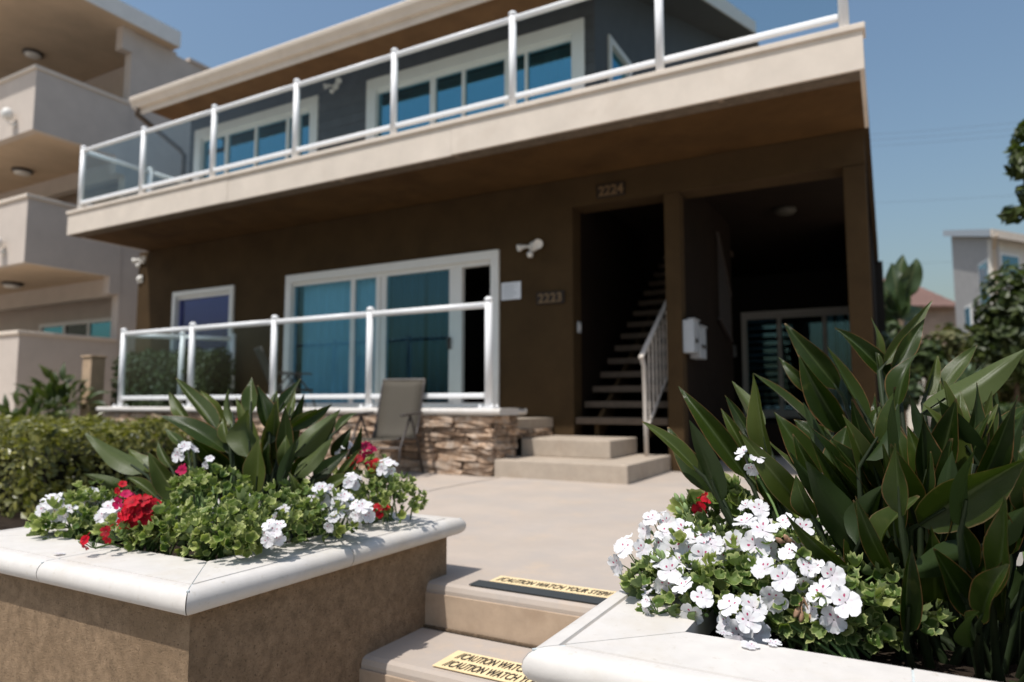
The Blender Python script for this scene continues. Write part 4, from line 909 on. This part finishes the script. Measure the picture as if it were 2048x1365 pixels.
def geranium(label, base, mounds, heads, seed, leaf=(.045, .07), kind='gy', pale=.4):
    """mounds: ellipsoids (centre, radii, leaf count); heads: (point, radius, blossoms, colour, facing)"""
    root = empty('geranium_plant', label, 'geranium', base); rr = random.Random(seed); bs = Vector(base)
    for c, rad, n in mounds:
        c = Vector(c)
        for i in range(n):
            while True:
                v = Vector((rr.uniform(-1, 1), rr.uniform(-1, 1), rr.uniform(-.45, 1)))
                if .1 < v.length <= 1: break
            sh = rr.uniform(.62, 1.05); v = v.normalized()*sh
            p = c + Vector((v.x*rad[0], v.y*rad[1], v.z*rad[2]))
            if p.z < ZC-.045: p.z = ZC-.045 + rr.uniform(0, .03)
            nr = (Vector((v.x*.7, v.y*.7, v.z*.7+.45)) + Vector((rr.uniform(-.6, .6), rr.uniform(-.6, .6), rr.uniform(-.3, .4)))).normalized()
            o = bpy.data.objects.new('leaf', rr.choice(GL['y' if rr.random() < pale else 'g'])); col.objects.link(o); s = rr.uniform(*leaf)
            mw = orient(nr, rr.random()*6.28); mw = mw @ Matrix.Diagonal((s, s, s*rr.uniform(.8, 1.3), 1)); mw.translation = p
            o.parent = root; o.matrix_parent_inverse = Matrix.Translation(-bs); o.matrix_world = mw; o.matrix_basis = mw
        m = MB()
        for i in range(max(5, n//9)):
            e = c + Vector((rr.uniform(-.8, .8)*rad[0], rr.uniform(-.8, .8)*rad[1], rr.uniform(.1, .8)*rad[2])); g = bs + Vector((rr.uniform(-.08, .08), rr.uniform(-.08, .08), 0))
            m = MB().tube([g, g.lerp(e, .5)+Vector((0, 0, .015)), e], [.004, .0032, .002], 5, False); put(m.build('stem', stem_m, smooth=True), root)
    for p, hr_, nb_, colr, face in heads:
        p = Vector(p); fc = Vector(face).normalized(); m = MB(); g = bs.lerp(p, .35); foot = p - fc*hr_*.9 - Vector((0, 0, .015))
        m.tube([g, g.lerp(foot, .6) + Vector((0, 0, .02)), foot], [.0035, .003, .0028], 6, False)
        bl = []
        for i in range(nb_):
            # even spread on the outward cap
            ct = 1 - (i+.5)/nb_*1.25; stt = math.sqrt(max(0, 1-ct*ct)); a = i*2.39996 + rr.uniform(-.25, .25)
            lo = Vector((stt*math.cos(a), stt*math.sin(a), ct)); dr = fc.to_track_quat('Z', 'Y') @ lo
            q = p + dr*hr_*rr.uniform(.62, .92); bl.append((q, (dr*.8 + fc*.35 + (CAM-p).normalized()*.3).normalized()))
            m.tube([foot, foot.lerp(q, .5), q - dr*.006], .0013, 4, False)
        for i in range(3):
            q = p - fc*hr_*.3 + Vector((rr.uniform(-1, 1), rr.uniform(-1, 1), rr.uniform(-.6, .2)))*hr_*.8
            m.tube([foot, q], .0011, 4, False); m.lathe([(.001, -.007), (.0042, -.002), (.0045, .003), (.001, .010)], q, (q-foot), 6)
        h = put(m.build('flower_head', stem_m, smooth=True), root)
        for q, nr in bl:
            o = bpy.data.objects.new('blossom', rr.choice(BL_[colr])); col.objects.link(o); s = hr_*rr.uniform(.95, 1.2)*(1.0 if nb_ < 11 else .74)
            mw = orient(nr, rr.random()*6.28 if colr != 'w' else rr.uniform(.6, 2.0)) @ Matrix.Diagonal((s, s, s, 1)); mw.translation = q; o.parent = h; o.matrix_basis = mw
    return root
upf = (0.05, -.45, .8)
def H(px, py, w, rpx, n, c, f=upf): return (pt(px, py, w-.03), rpx*.98/FPX*w, max(3, n-1), c, f)
# right planter: white geraniums
geranium('white geranium with magenta-veined blossoms spilling over the coping corner', (-.32, 1.68, .14),
         [((-.34, 1.66, .25), (.20, .20, .10), 210), ((-.27, 1.95, .30), (.16, .17, .10), 113), (pt(1400, 1130, 1.56), (.13, .10, .08), 97), (pt(1330, 1180, 1.50), (.10, .09, .07), 65)],
         [H(1262, 1112, 1.62, 40, 5, 'w', (-.5, -.5, .7)), H(1312, 1052, 1.70, 34, 5, 'w', (-.4, -.3, .8)), H(1352, 1090, 1.62, 44, 7, 'w'), H(1412, 1108, 1.55, 46, 8, 'w'),
          H(1338, 1150, 1.52, 40, 5, 'w', (-.2, -.8, .6)), H(1390, 1202, 1.44, 38, 4, 'w', (0, -.9, .5)), H(1300, 1206, 1.46, 20, 3, 'w', (-.6, -.5, .4))], 21, (.022, .038), pale=.35)
geranium('white geranium crowded with blossoms beneath the arching dark leaves', (-.12, 1.58, .14),
         [((-.13, 1.60, .24), (.20, .13, .10), 195), (pt(1560, 1130, 1.48), (.11, .09, .08), 80), (pt(1640, 1240, 1.38), (.10, .05, .05), 88), (pt(1470, 1200, 1.45), (.10, .08, .07), 80)],
         [H(1510, 1085, 1.52, 46, 7, 'w'), H(1590, 1066, 1.50, 34, 3, 'w', (.1, -.8, .5)), H(1552, 1165, 1.42, 44, 5, 'w', (0, -.9, .5)), H(1600, 1135, 1.43, 36, 4, 'w', (.1, -.9, .4)), H(1645, 1160, 1.40, 38, 4, 'w', (.1, -.9, .5)),
          H(1668, 1215, 1.36, 46, 6, 'w', (.1, -.9, .5)), H(1486, 1245, 1.38, 46, 7, 'w', (0, -.9, .5)), H(1506, 1028, 1.60, 32, 4, 'w', (0, -.6, .7)), H(1505, 922, 1.66, 28, 4, 'w', (-.1, -.8, .5))], 22, (.022, .038), pale=.3)
geranium('dark red geranium half hidden behind the white blossoms by the patio', (-.36, 2.02, .14), [(pt(1440, 1030, 1.80), (.10, .08, .07), 72)],
         [H(1412, 1012, 1.82, 26, 6, 'r', (-.2, -.5, .8)), H(1420, 992, 1.86, 16, 3, 'm', (-.2, -.5, .8))], 23, (.035, .055), pale=.2)
# left planter
geranium('white geranium trailing over the outer left corner of the planter', (-2.45, 1.42, .14),
         [(pt(150, 1045, 2.32), (.15, .12, .09), 131), (pt(210, 1010, 2.45), (.13, .12, .08), 87)],
         [H(108, 1022, 2.34, 30, 8, 'w'), H(143, 1028, 2.30, 18, 5, 'w'), H(187, 1000, 2.45, 24, 7, 'w'), H(222, 1033, 2.25, 28, 8, 'w')], 31, (.020, .038), pale=.7)
geranium('bright red geranium with one big round flower cluster', (-2.14, 1.46, .14),
         [(pt(330, 1060, 2.10), (.15, .10, .08), 131), (pt(270, 1060, 2.15), (.11, .09, .06), 72)],
         [H(280, 1028, 2.10, 36, 16, 'r', (-.1, -.6, .7)), H(250, 1000, 2.18, 19, 5, 'm'), H(244, 976, 2.24, 14, 4, 'r'), H(220, 1066, 2.02, 17, 4, 'r', (-.2, -.8, .4)), H(177, 1082, 2.0, 16, 3, 'r', (-.2, -.8, .4)), H(368, 945, 2.32, 18, 4, 'm', (0, -.8, .3))], 32, (.020, .038), pale=.55)
geranium('leafy pale green geranium in the inner corner with few flowers', (-1.88, 1.50, .14),
         [(pt(450, 1065, 1.98), (.14, .10, .09), 175), (pt(420, 985, 2.22), (.14, .11, .075), 117), (pt(540, 1040, 2.05), (.10, .10, .09), 87)],
         [H(370, 905, 2.42, 22, 5, 'w'), H(418, 925, 2.40, 14, 3, 'w'), H(552, 1070, 1.95, 26, 9, 'w', (.1, -.8, .5)), H(565, 1030, 2.05, 18, 5, 'w'), H(494, 995, 2.15, 8, 2, 'w'), H(500, 1008, 2.1, 7, 2, 'w')], 33, (.020, .038), pale=.6)
geranium('white geranium nodding over the coping on the step side', (-1.75, 1.85, .14),
         [(pt(650, 1040, 2.18), (.12, .13, .08), 117), (pt(590, 1010, 2.25), (.09, .12, .09), 58)],
         [H(640, 995, 2.25, 26, 8, 'w'), H(686, 1006, 2.22, 22, 8, 'w'), H(722, 1026, 2.20, 25, 9, 'w', (.2, -.7, .6)), H(668, 1043, 2.12, 19, 6, 'w', (.1, -.8, .5)), H(704, 965, 2.38, 18, 7, 'w')], 34, (.020, .036), pale=.6)
geranium('mixed red and white geranium at the far corner near the patio', (-1.72, 2.12, .14),
         [(pt(770, 1000, 2.50), (.15, .13, .09), 159), (pt(730, 950, 2.62), (.12, .10, .08), 87)],
         [H(690, 905, 2.75, 22, 6, 'w'), H(726, 908, 2.75, 22, 7, 'm'), H(712, 930, 2.65, 20, 6, 'r'), H(752, 935, 2.60, 17, 6, 'r'), H(775, 938, 2.55, 20, 7, 'w'), H(760, 1022, 2.40, 15, 6, 'r', (.2, -.7, .6)), H(480, 845, 2.9, 12, 4, 'r'), H(447, 870, 2.85, 10, 3, 'r')], 35, (.020, .038), pale=.6)
# bud stem standing clear of the leaves, and withered heads
def bud_cluster(root_label, foot, tops, mt):
    r0 = [o for o in bpy.data.objects if o.get('label') == root_label][0]; foot = Vector(foot); m = MB()
    for i, q in enumerate(tops):
        q = Vector(q); m.tube([foot, foot.lerp(q, .6)+Vector((0, 0, .004)), q], [.0022, .0016, .0013], 5, False); m.lathe([(.0012, -.011), (.0052, -.004), (.0058, .003), (.0035, .010), (.0008, .013)], q, (q-foot), 8)
    put(m.build('bud_cluster', mt, smooth=True), r0)
wilt = mat('withered', (.32, .19, .12), .8, (90, .3))
LG = 'white geranium with magenta-veined blossoms spilling over the coping corner'; LH = 'white geranium crowded with blossoms beneath the arching dark leaves'
bud_cluster(LG, pt(1388, 1060, 1.62), [pt(1354, 996, 1.64), pt(1366, 998, 1.64), pt(1358, 1022, 1.63), pt(1372, 1016, 1.63)], bud_m)
bud_cluster(LG, pt(1330, 1130, 1.5), [pt(1310, 1118, 1.5), pt(1318, 1108, 1.5), pt(1326, 1112, 1.5)], bud_m)
bud_cluster(LH, pt(1606, 1195, 1.36), [pt(1594, 1224, 1.35), pt(1602, 1232, 1.35), pt(1622, 1236, 1.35)], wilt)
bud_cluster(LH, pt(1590, 1100, 1.45), [pt(1560, 1082, 1.44), pt(1574, 1078, 1.44), pt(1580, 1084, 1.44)], wilt)
# fallen petals on the coping
for i, (px, py) in enumerate(((1500, 1292), (1545, 1286), (1450, 1268), (118, 1108), (700, 1052))):
    p = on(px, py, 2, ZC+.004); o = bpy.data.objects.new('fallen_blossom', BL_['w'][i % 5]); col.objects.link(o); o.location = p; o.scale = (.030, .030, .014); o.rotation_euler = (.1, .05, i)
    tag(o, ['fallen white petals on the coping under the white blossoms', 'fallen white petals on the coping near the dark leaf stems', 'fallen white petals at the inner edge of the coping corner', 'fallen white petal near the coping joint below the red flowers', 'fallen petal on the coping beside the steps'][i], 'petals', 'petals fallen on the coping')

# ------------------------------------------------------------------ hedges, shrubs and trees
def leaf_cloud(n, sampler, size, mt, seed, name='foliage', long=1.6, up=.5):
    """n small folded leaves; sampler(r) -> (point, outward normal)"""
    r_ = random.Random(seed); vs = []; fs = []; uv = []
    for i in range(n):
        p, nr = sampler(r_); s = r_.uniform(*size)
        nn = (Vector(nr) + Vector((r_.uniform(-.8, .8), r_.uniform(-.8, .8), r_.uniform(-.5, .8)+up*.5))).normalized()
        t = nn.orthogonal(); t.rotate(Matrix.Rotation(r_.random()*6.28, 3, nn)); b_ = nn.cross(t); k = len(vs); a = s*long*.5
        vs += [p - t*a, p - t*a*.1 + b_*s*.42 + nn*s*.12, p + t*a, p - t*a*.1 - b_*s*.42 + nn*s*.12]
        uv += [(.5, 0), (1, .4), (.5, 1), (0, .4)]; fs += [(k, k+1, k+2), (k, k+2, k+3)]
    return uvmesh(name, vs, fs, uv, mt, False)
def box_sampler(x0, x1, y0, y1, z0, z1, round_=.12, depth=.10):
    def f(r_):
        while True:
            k = r_.random(); u, v = r_.random(), r_.random(); d = r_.random()**1.5*depth*1.8
            fx = (y1-y0)*(z1-z0); fy = (x1-x0)*(z1-z0); fz = (x1-x0)*(y1-y0); tot = 2*fx+2*fy+fz; k *= tot
            if k < fz: p, n = Vector((x0+(x1-x0)*u, y0+(y1-y0)*v, z1-d)), Vector((0, 0, 1))
            elif k < fz+fy: p, n = Vector((x0+(x1-x0)*u, y0+d, z0+(z1-z0)*v)), Vector((0, -1, 0))
            elif k < fz+2*fy: p, n = Vector((x0+(x1-x0)*u, y1-d, z0+(z1-z0)*v)), Vector((0, 1, 0))
            elif k < fz+2*fy+fx: p, n = Vector((x1-d, y0+(y1-y0)*u, z0+(z1-z0)*v)), Vector((1, 0, 0))
            else: p, n = Vector((x0+d, y0+(y1-y0)*u, z0+(z1-z0)*v)), Vector((-1, 0, 0))
            # round the upper edges and roughen
            ex = max(0, round_-min(p.x-x0, x1-p.x)); ey = max(0, round_-min(p.y-y0, y1-p.y)); ez = max(0, p.z-(z1-round_))
            if ex*ex*0+ey*ey+ez*ez > round_*round_ and ez > 0 and ey > 0: continue
            if ex*ex+ez*ez > round_*round_ and ez > 0 and ex > 0: continue
            p += Vector((math.sin(p.y*9+p.z*7), math.sin(p.x*8+p.z*6), math.sin(p.x*7+p.y*9)+.8*math.sin(p.x*17+p.y*13)))*.024 + n*r_.gauss(0, .018)
            return p, n
    return f
def hedge(name, label, b, n, size, mt, seed, round_=.12, core=None):
    root = empty(name, label, 'hedge', ((b[0]+b[1])/2, (b[2]+b[3])/2, b[4]))
    o = obj('foliage', leaf_cloud(n, box_sampler(*b, round_), size, mt, seed)); put(o, root); o['kind'] = 'stuff'
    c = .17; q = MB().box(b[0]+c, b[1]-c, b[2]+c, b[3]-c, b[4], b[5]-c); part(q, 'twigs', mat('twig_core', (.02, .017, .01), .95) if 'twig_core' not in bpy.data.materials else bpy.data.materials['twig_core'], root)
hedge('boxwood_hedge', 'low sunlit box hedge growing behind the red and white flower planter', (-9.2, -4.25, 2.12, 3.75, -.02, .50), 26000, (.014, .034), hedge_m, 41, .10)
hedge('clipped_hedge', 'tall clipped hedge seen through the terrace railing glass', (-10.0, -7.9, 5.98, 6.46, .0, 1.40), 15000, (.022, .036), shrub_m, 42, .16)
hedge('box_hedge', 'dark low hedge beyond the right planter at the side path', (.9, 6.5, 11.0, 12.2, .0, .62), 9000, (.03, .055), shrub_m, 43, .15)
def mound(c, rad):
    c = Vector(c)
    def f(r_):
        v = Vector((r_.gauss(0, 1), r_.gauss(0, 1), abs(r_.gauss(0, 1))*.9-.2)).normalized(); s = .55+.5*r_.random()**.6
        s *= 1 + .18*math.sin(v.x*7+c.x*3)*math.sin(v.y*6+v.z*8)
        return c + Vector((v.x*rad[0], v.y*rad[1], v.z*rad[2]))*s, v
    return f
def shrub(name, label, c, rad, n, size, mt, seed, cat='shrub', long=1.6):
    root = empty(name, label, cat, (c[0], c[1], c[2])); cc = Vector(c) + Vector((0, 0, rad[2]*.5)); rr = random.Random(seed)
    o = obj('foliage', leaf_cloud(n, mound(cc, rad), size, mt, seed, long=long)); put(o, root); o['kind'] = 'stuff'
    for i in range(5):
        e = cc + Vector((rr.uniform(-.6, .6)*rad[0], rr.uniform(-.6, .6)*rad[1], rr.uniform(0, .5)*rad[2])); part(MB().tube([c, Vector(c).lerp(e, .5)+Vector((rr.uniform(-.05, .05), 0, 0)), e], [.03, .02, .008], 6), 'branch', bark_m, root)
    return root
for i, (px, py, y, rad, lab) in enumerate(((40, 835, 4.9, (.75, .5, .50), 'leafy tropical shrub under the neighbouring ground floor balcony'), (125, 790, 5.3, (.50, .4, .52), 'taller split leaf shrub beside the tan gate pier'))):
    p = on(px, py, 1, y)
    root = empty('tropical_shrub', lab, 'shrub', (p.x, p.y, -.02)); rr = random.Random(60+i)
    for k in range(90):
        a = rr.random()*6.28; e = rr.uniform(.1, 1.2); d = Vector((math.cos(a)*math.cos(e), math.sin(a)*math.cos(e), math.sin(e)))
        c0 = Vector((p.x, p.y, p.z-.25)) + Vector((d.x*rad[0], d.y*rad[1], d.z*rad[2]))*rr.uniform(.4, 1); tp = c0 + (d*.7+Vector((0, 0, rr.uniform(-.5, .3)))).normalized()*rr.uniform(.16, .32)
        put(obj('leaf', blade(c0, tp, rr.uniform(.06, .14), Vector((rr.uniform(-.5, .5), -.4, .8)), strel_l if rr.random() < .6 else shrub_m, .25, .15, .08, 900+k+i*100, 8)), root)
        if k % 4 == 0: part(MB().tube([(p.x, p.y, -.02), (p.x+d.x*.1, p.y+d.y*.1, p.z*.4), c0], [.012, .009, .004], 5), 'stem', stem_m, root)

# things beyond the side path on the right
def Wp(px, w, z): # ground position under a photo column at depth w
    q = pt(px, 807, w); return Vector((q.x, q.y, z))
yard = MB().box(-.0, 60, 26, 120, -.04, 1.0).build('rear_yard', bpy.data.materials['ground_earth'], kind='structure')
gh = empty('grey_house', 'grey two storey house with dark shingle roof beyond the garden', 'house', Wp(1960, 27, 0))
A, Bc, Cc = Wp(1922, 33, 0), Wp(2006, 27, 0), Wp(2200, 30, 0)
def wall_between(p, q, z0, z1a, z1b, th, mt, nm, root):
    d = (q-p).normalized(); n = Vector((-d.y, d.x, 0))*th; m = MB()
    m.prism([(p.x, p.y, z0), (q.x, q.y, z0), (q.x, q.y, z1b), (p.x, p.y, z1a)], (0,0,0), n); return part(m, nm, mt, root)
zr = .65 + (807-470)/FPX*27*1.0
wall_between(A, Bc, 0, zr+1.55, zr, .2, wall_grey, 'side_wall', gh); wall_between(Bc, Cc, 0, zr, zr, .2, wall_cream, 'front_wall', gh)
dS = (A-Bc).normalized(); dF = (Cc-Bc).normalized(); o_ = -dF*.35 - dS*.5
q = MB(); r0 = Bc+o_; r1 = Cc-dS*.5; r2 = Cc+dS*7.5; r3 = A + dS*.5 - dF*.35
q.prism([(r0.x, r0.y, zr+.02), (r1.x, r1.y, zr+.02), (r2.x, r2.y, zr+1.75), (r3.x, r3.y, zr+1.75)], (0,0,0), (0, 0, .16)); part(q, 'roof', roof_grey, gh)
wall_between(r0-dS*.02, r1-dS*.02, zr-.12, zr+.2, zr+.2, -.05, fascia_beige, 'eave_board', gh); wall_between(r3-dF*.02, r0-dF*.02, zr+1.6, zr-.12+1.75+.14-1.5+.0, zr+.16, .05, roof_edge, 'rake_board', gh) if False else None
q = MB(); a0, a1 = r3-dF*.02, r0-dF*.02
q.prism([(a1.x, a1.y, zr-.1), (a0.x, a0.y, zr+1.63), (a0.x, a0.y, zr+1.93), (a1.x, a1.y, zr+.2)], (0,0,0), -dF*.05); part(q, 'rake_board', mat('rake_blue', (.42, .46, .50), .6), gh)
part(MB().tube([Bc - dS*.56 - dF*.1 + Vector((0, 0, zr)), Bc - dS*.12 + Vector((0, 0, zr-.5)), Bc - dS*.12 + Vector((0, 0, .2))], .09, 6), 'downspout', mat('downspout_tan', (.45, .36, .27), .6), gh)
def house_window(p, d, n, w, z0, z1, root):
    f = MB(); e = p + d*w; o = n*.05
    f.prism([(p.x, p.y, z0), (e.x, e.y, z0), (e.x, e.y, z1), (p.x, p.y, z1)], (0,0,0), o); fr = part(f, 'window', vinyl, root)
    g = MB(); i0 = p + d*.12 + n*.051; i1 = e - d*.12 + n*.051
    g.prism([(i0.x, i0.y, z0+.12), (i1.x, i1.y, z0+.12), (i1.x, i1.y, z1-.12), (i0.x, i0.y, z1-.12)], (0,0,0), n*.02); g.build('pane', mat('far_pane', (.03, .17, .25), .08, spec=.8) if 'far_pane' not in bpy.data.materials else bpy.data.materials['far_pane'], fr)
nF = Vector((dF.y, -dF.x, 0)); nS = Vector((-dS.y, dS.x, 0))
if nF.dot(CAM-Bc) < 0: nF = -nF
if nS.dot(CAM-Bc) < 0: nS = -nS
house_window(Bc+dF*.35, dF, nF, 1.35, zr-1.75, zr-.55, gh); house_window(Bc+dS*.6, dS, nS, 1.4, zr-2.6, zr-.7, gh); house_window(Bc+dS*3.6, dS, nS, 1.0, zr-3.4, zr-2.2, gh)
rh = empty('red_roof_house', 'low house with long red-brown tiled roof behind the palm', 'house', Wp(1800, 44, 0))
A, Bc = Wp(1700, 44, 0), Wp(1925, 44, 0); d = (Bc-A).normalized(); n = Vector((-d.y, d.x, 0))
z1 = .65 + (807-612)/FPX*44; z2 = .65+(807-560)/FPX*50
wall_between(A, Bc, 0, z1, z1, .3, mat('rh_wall', (.40, .29, .22), .9, (2, .15)), 'wall', rh)
for i in range(7):
    a, b_ = A - n*.6 + n*(i*.95) , Bc - n*.6 + n*(i*.95); zz = z1 - .1 + (z2-z1)*(i/6.5)
    q = MB(); q.prism([(a.x, a.y, zz), (b_.x, b_.y, zz), (b_.x+n.x*1.0, b_.y+n.y*1.0, zz+(z2-z1)/6.5), (a.x+n.x*1.0, a.y+n.y*1.0, zz+(z2-z1)/6.5)], (0,0,0), (0, 0, .12)); part(q, 'tile_course', roof_red, rh)
wh = empty('garden_wall', 'pale stucco garden wall behind the agave', 'wall', Wp(1800, 17, 0))
A, Bc = Wp(1735, 18, 0), Wp(2090, 15.5, 0); wall_between(A, Bc, -.05, 1.75, 1.75, .2, wall_cream, 'panel', wh); wall_between(A-Vector((0, .03, 0)), Bc-Vector((0, .03, 0)), 1.751, 1.82, 1.82, .28, coping, 'coping', wh)

def crown_tree(name, label, base, h, clumps, n, size, mt, seed, cat='tree', trunk_r=.10, long=1.6):
    root = empty(name, label, cat, base); rr = random.Random(seed); b0 = Vector(base); top = b0 + Vector((0, 0, h))
    part(MB().tube([b0, b0.lerp(top, .35)+Vector((rr.uniform(-.1, .1), rr.uniform(-.1, .1), 0)), b0.lerp(top, .7), top], [trunk_r, trunk_r*.8, trunk_r*.55, trunk_r*.2], 8), 'trunk', bark_m, root, smooth=True)
    vs = None
    allm = []
    for i, (c, rad) in enumerate(clumps):
        c = Vector(c); j = b0.lerp(top, rr.uniform(.45, .8)); part(MB().tube([j, j.lerp(c, .5)+Vector((0, 0, -.05)), c], [trunk_r*.45, trunk_r*.28, trunk_r*.1], 6), 'limb', bark_m, root)
        allm.append((c, rad))
    tot = sum(r_[0]*r_[2] for _, r_ in allm)
    def f(r_):
        k = r_.random()*tot
        for c, rad in allm:
            k -= rad[0]*rad[2]
            if k <= 0: break
        v = Vector((r_.gauss(0, 1), r_.gauss(0, 1), r_.gauss(0, 1))).normalized(); s = r_.random()**.5
        return c + Vector((v.x*rad[0], v.y*rad[1], v.z*rad[2]))*s, v
    o = obj('crown', leaf_cloud(n, f, size, mt, seed, 'crown', long)); put(o, root); o['kind'] = 'stuff'
    return root
# tree reaching in at the right edge
b0 = Wp(2260, 7.5, 0); cl_ = [(pt(x, y, 7.5), (r/FPX*7.5, r/FPX*7.5, q/FPX*7.5)) for x, y, r, q in ((2046, 265, 16, 18), (2040, 325, 22, 34), (2062, 385, 32, 22), (2026, 428, 22, 18), (2090, 300, 60, 70), (2120, 420, 60, 60), (2180, 330, 90, 110))]
crown_tree('evergreen_tree', 'evergreen tree with thick leaf clusters leaning in over the grey house', b0, 3.2, cl_, 1500, (.06, .11), tree_m, 71, trunk_r=.12)
# climbing shrub in front of the grey house and other garden plants
for i, (px, py, w, rx, rz_, n_, lab, mt) in enumerate((
    (2030, 650, 11.5, 70, 130, 2600, 'tall flowering shrub in front of the grey house', tree_m), (1985, 740, 12.5, 60, 90, 1500, 'loose twiggy shrub below the grey house window', dry_m),
    (1905, 690, 14, 45, 50, 420, 'sparse thin leaved shrub against the grey house side', dry_m), (1775, 690, 14.5, 45, 50, 1500, 'dense dark shrub under the broad leaved palm', shrub_m),
    (1765, 740, 11, 50, 75, 1500, 'feathery green shrub close to the brown corner post', palm_m), (1850, 715, 13, 32, 45, 600, 'upright bush left of the agave', shrub_m))):
    c = pt(px, py, w); g = (c.x, c.y, 0); rad = (rx/FPX*w, rx/FPX*w, rz_/FPX*w)
    crown_tree('garden_shrub', lab, g, max(c.z, .5), [(c, rad), (c + Vector((rad[0]*.5, 0, -rad[2]*.5)), (rad[0]*.8, rad[0]*.8, rad[2]*.6)), (c + Vector((-rad[0]*.5, .1, -rad[2]*.4)), (rad[0]*.7, rad[0]*.7, rad[2]*.6))], n_, (.07, .13), mt, 80+i, 'shrub', .05)
# broad leaved palm (giant bird of paradise)
pb = Wp(1797, 16, 0); pc = pt(1797, 640, 16)
root = empty('broad_leaf_palm', 'tall palm with broad paddle leaves against the sky', 'palm', pb); rr = random.Random(90)
part(MB().tube([pb, pb.lerp(pc, .5), pc], [.16, .13, .11], 8), 'trunk', bark_m, root, smooth=True)
for k, (tx, ty, bx, by, w_) in enumerate(((1757, 548, 1792, 600, 26), (1782, 528, 1795, 598, 24), (1808, 512, 1800, 590, 22), (1832, 518, 1806, 590, 26), (1838, 560, 1806, 610, 24), (1752, 580, 1790, 625, 24), (1775, 560, 1795, 640, 28), (1845, 620, 1803, 640, 24), (1750, 640, 1793, 650, 26), (1822, 560, 1800, 640, 30), (1790, 545, 1797, 630, 30), (1840, 660, 1800, 655, 22), (1760, 668, 1793, 660, 24))):
    T_, B_ = pt(tx, ty, 16+rr.uniform(-.6, .6)), pt(bx, by, 16); put(obj('leaf', blade(B_, T_, w_*1.7/FPX*16, Vector((rr.uniform(-.7, .7), -.8, .5)), palm_m, .3, .12, .12, 950+k, 10, peak=.5)), root)
    part(MB().tube([pc, pc.lerp(B_, .5), B_], [.05, .04, .02], 5), 'petiole', petiole_m, root)
# agave rosette
ag = Wp(1930, 10.5, .0); root = empty('agave_plant', 'pale blue green agave rosette in front of the garden wall', 'agave', ag); rr = random.Random(95); c0 = pt(1930, 775, 10.5)
part(MB().tube([ag, Vector((c0.x, c0.y, c0.z-.1))], [.12, .10], 8), 'stalk', bark_m, root)
for k in range(26):
    a = k*2.4; e = rr.uniform(.15, 1.25); dd = Vector((math.cos(a)*math.cos(e), math.sin(a)*math.cos(e), math.sin(e))); put(obj('leaf', blade(c0 + dd*.06 - Vector((0, 0, .1)), c0 + dd*rr.uniform(.55, .72) - Vector((0, 0, .1)), .12, Vector((0, 0, 1)) - dd*.5, agave_m, .35, .06, .01, 970+k, 8)), root)
# second planter's red geranium glimpsed past the right plant
geranium('red geranium glimpsed low behind the big bird of paradise on the right', (.27, 2.60, .14), [(pt(1955, 925, 2.2), (.12, .1, .1), 40)], [H(1950, 890, 2.25, 14, 4, 'r'), H(1995, 905, 2.2, 12, 4, 'r')], 36, (.03, .05), pale=.2)

# power lines
for i, (ya, yb_) in enumerate(((268, 232), (278, 246), (290, 258), (398, 384), (520, 512))):
    w = 40; a, b_ = pt(1500, ya+15, w+6), pt(2300, yb_-14, w)
    mid = (a+b_)/2 - Vector((0, 0, .25))
    MB().tube([a, a.lerp(mid, .5)-Vector((0, 0, .07)), mid, mid.lerp(b_, .5)-Vector((0, 0, .07)), b_], .007, 5).build('power_line', cable_m, label='thin overhead power line crossing the sky', cat='power line', group='overhead power lines', smooth=True)
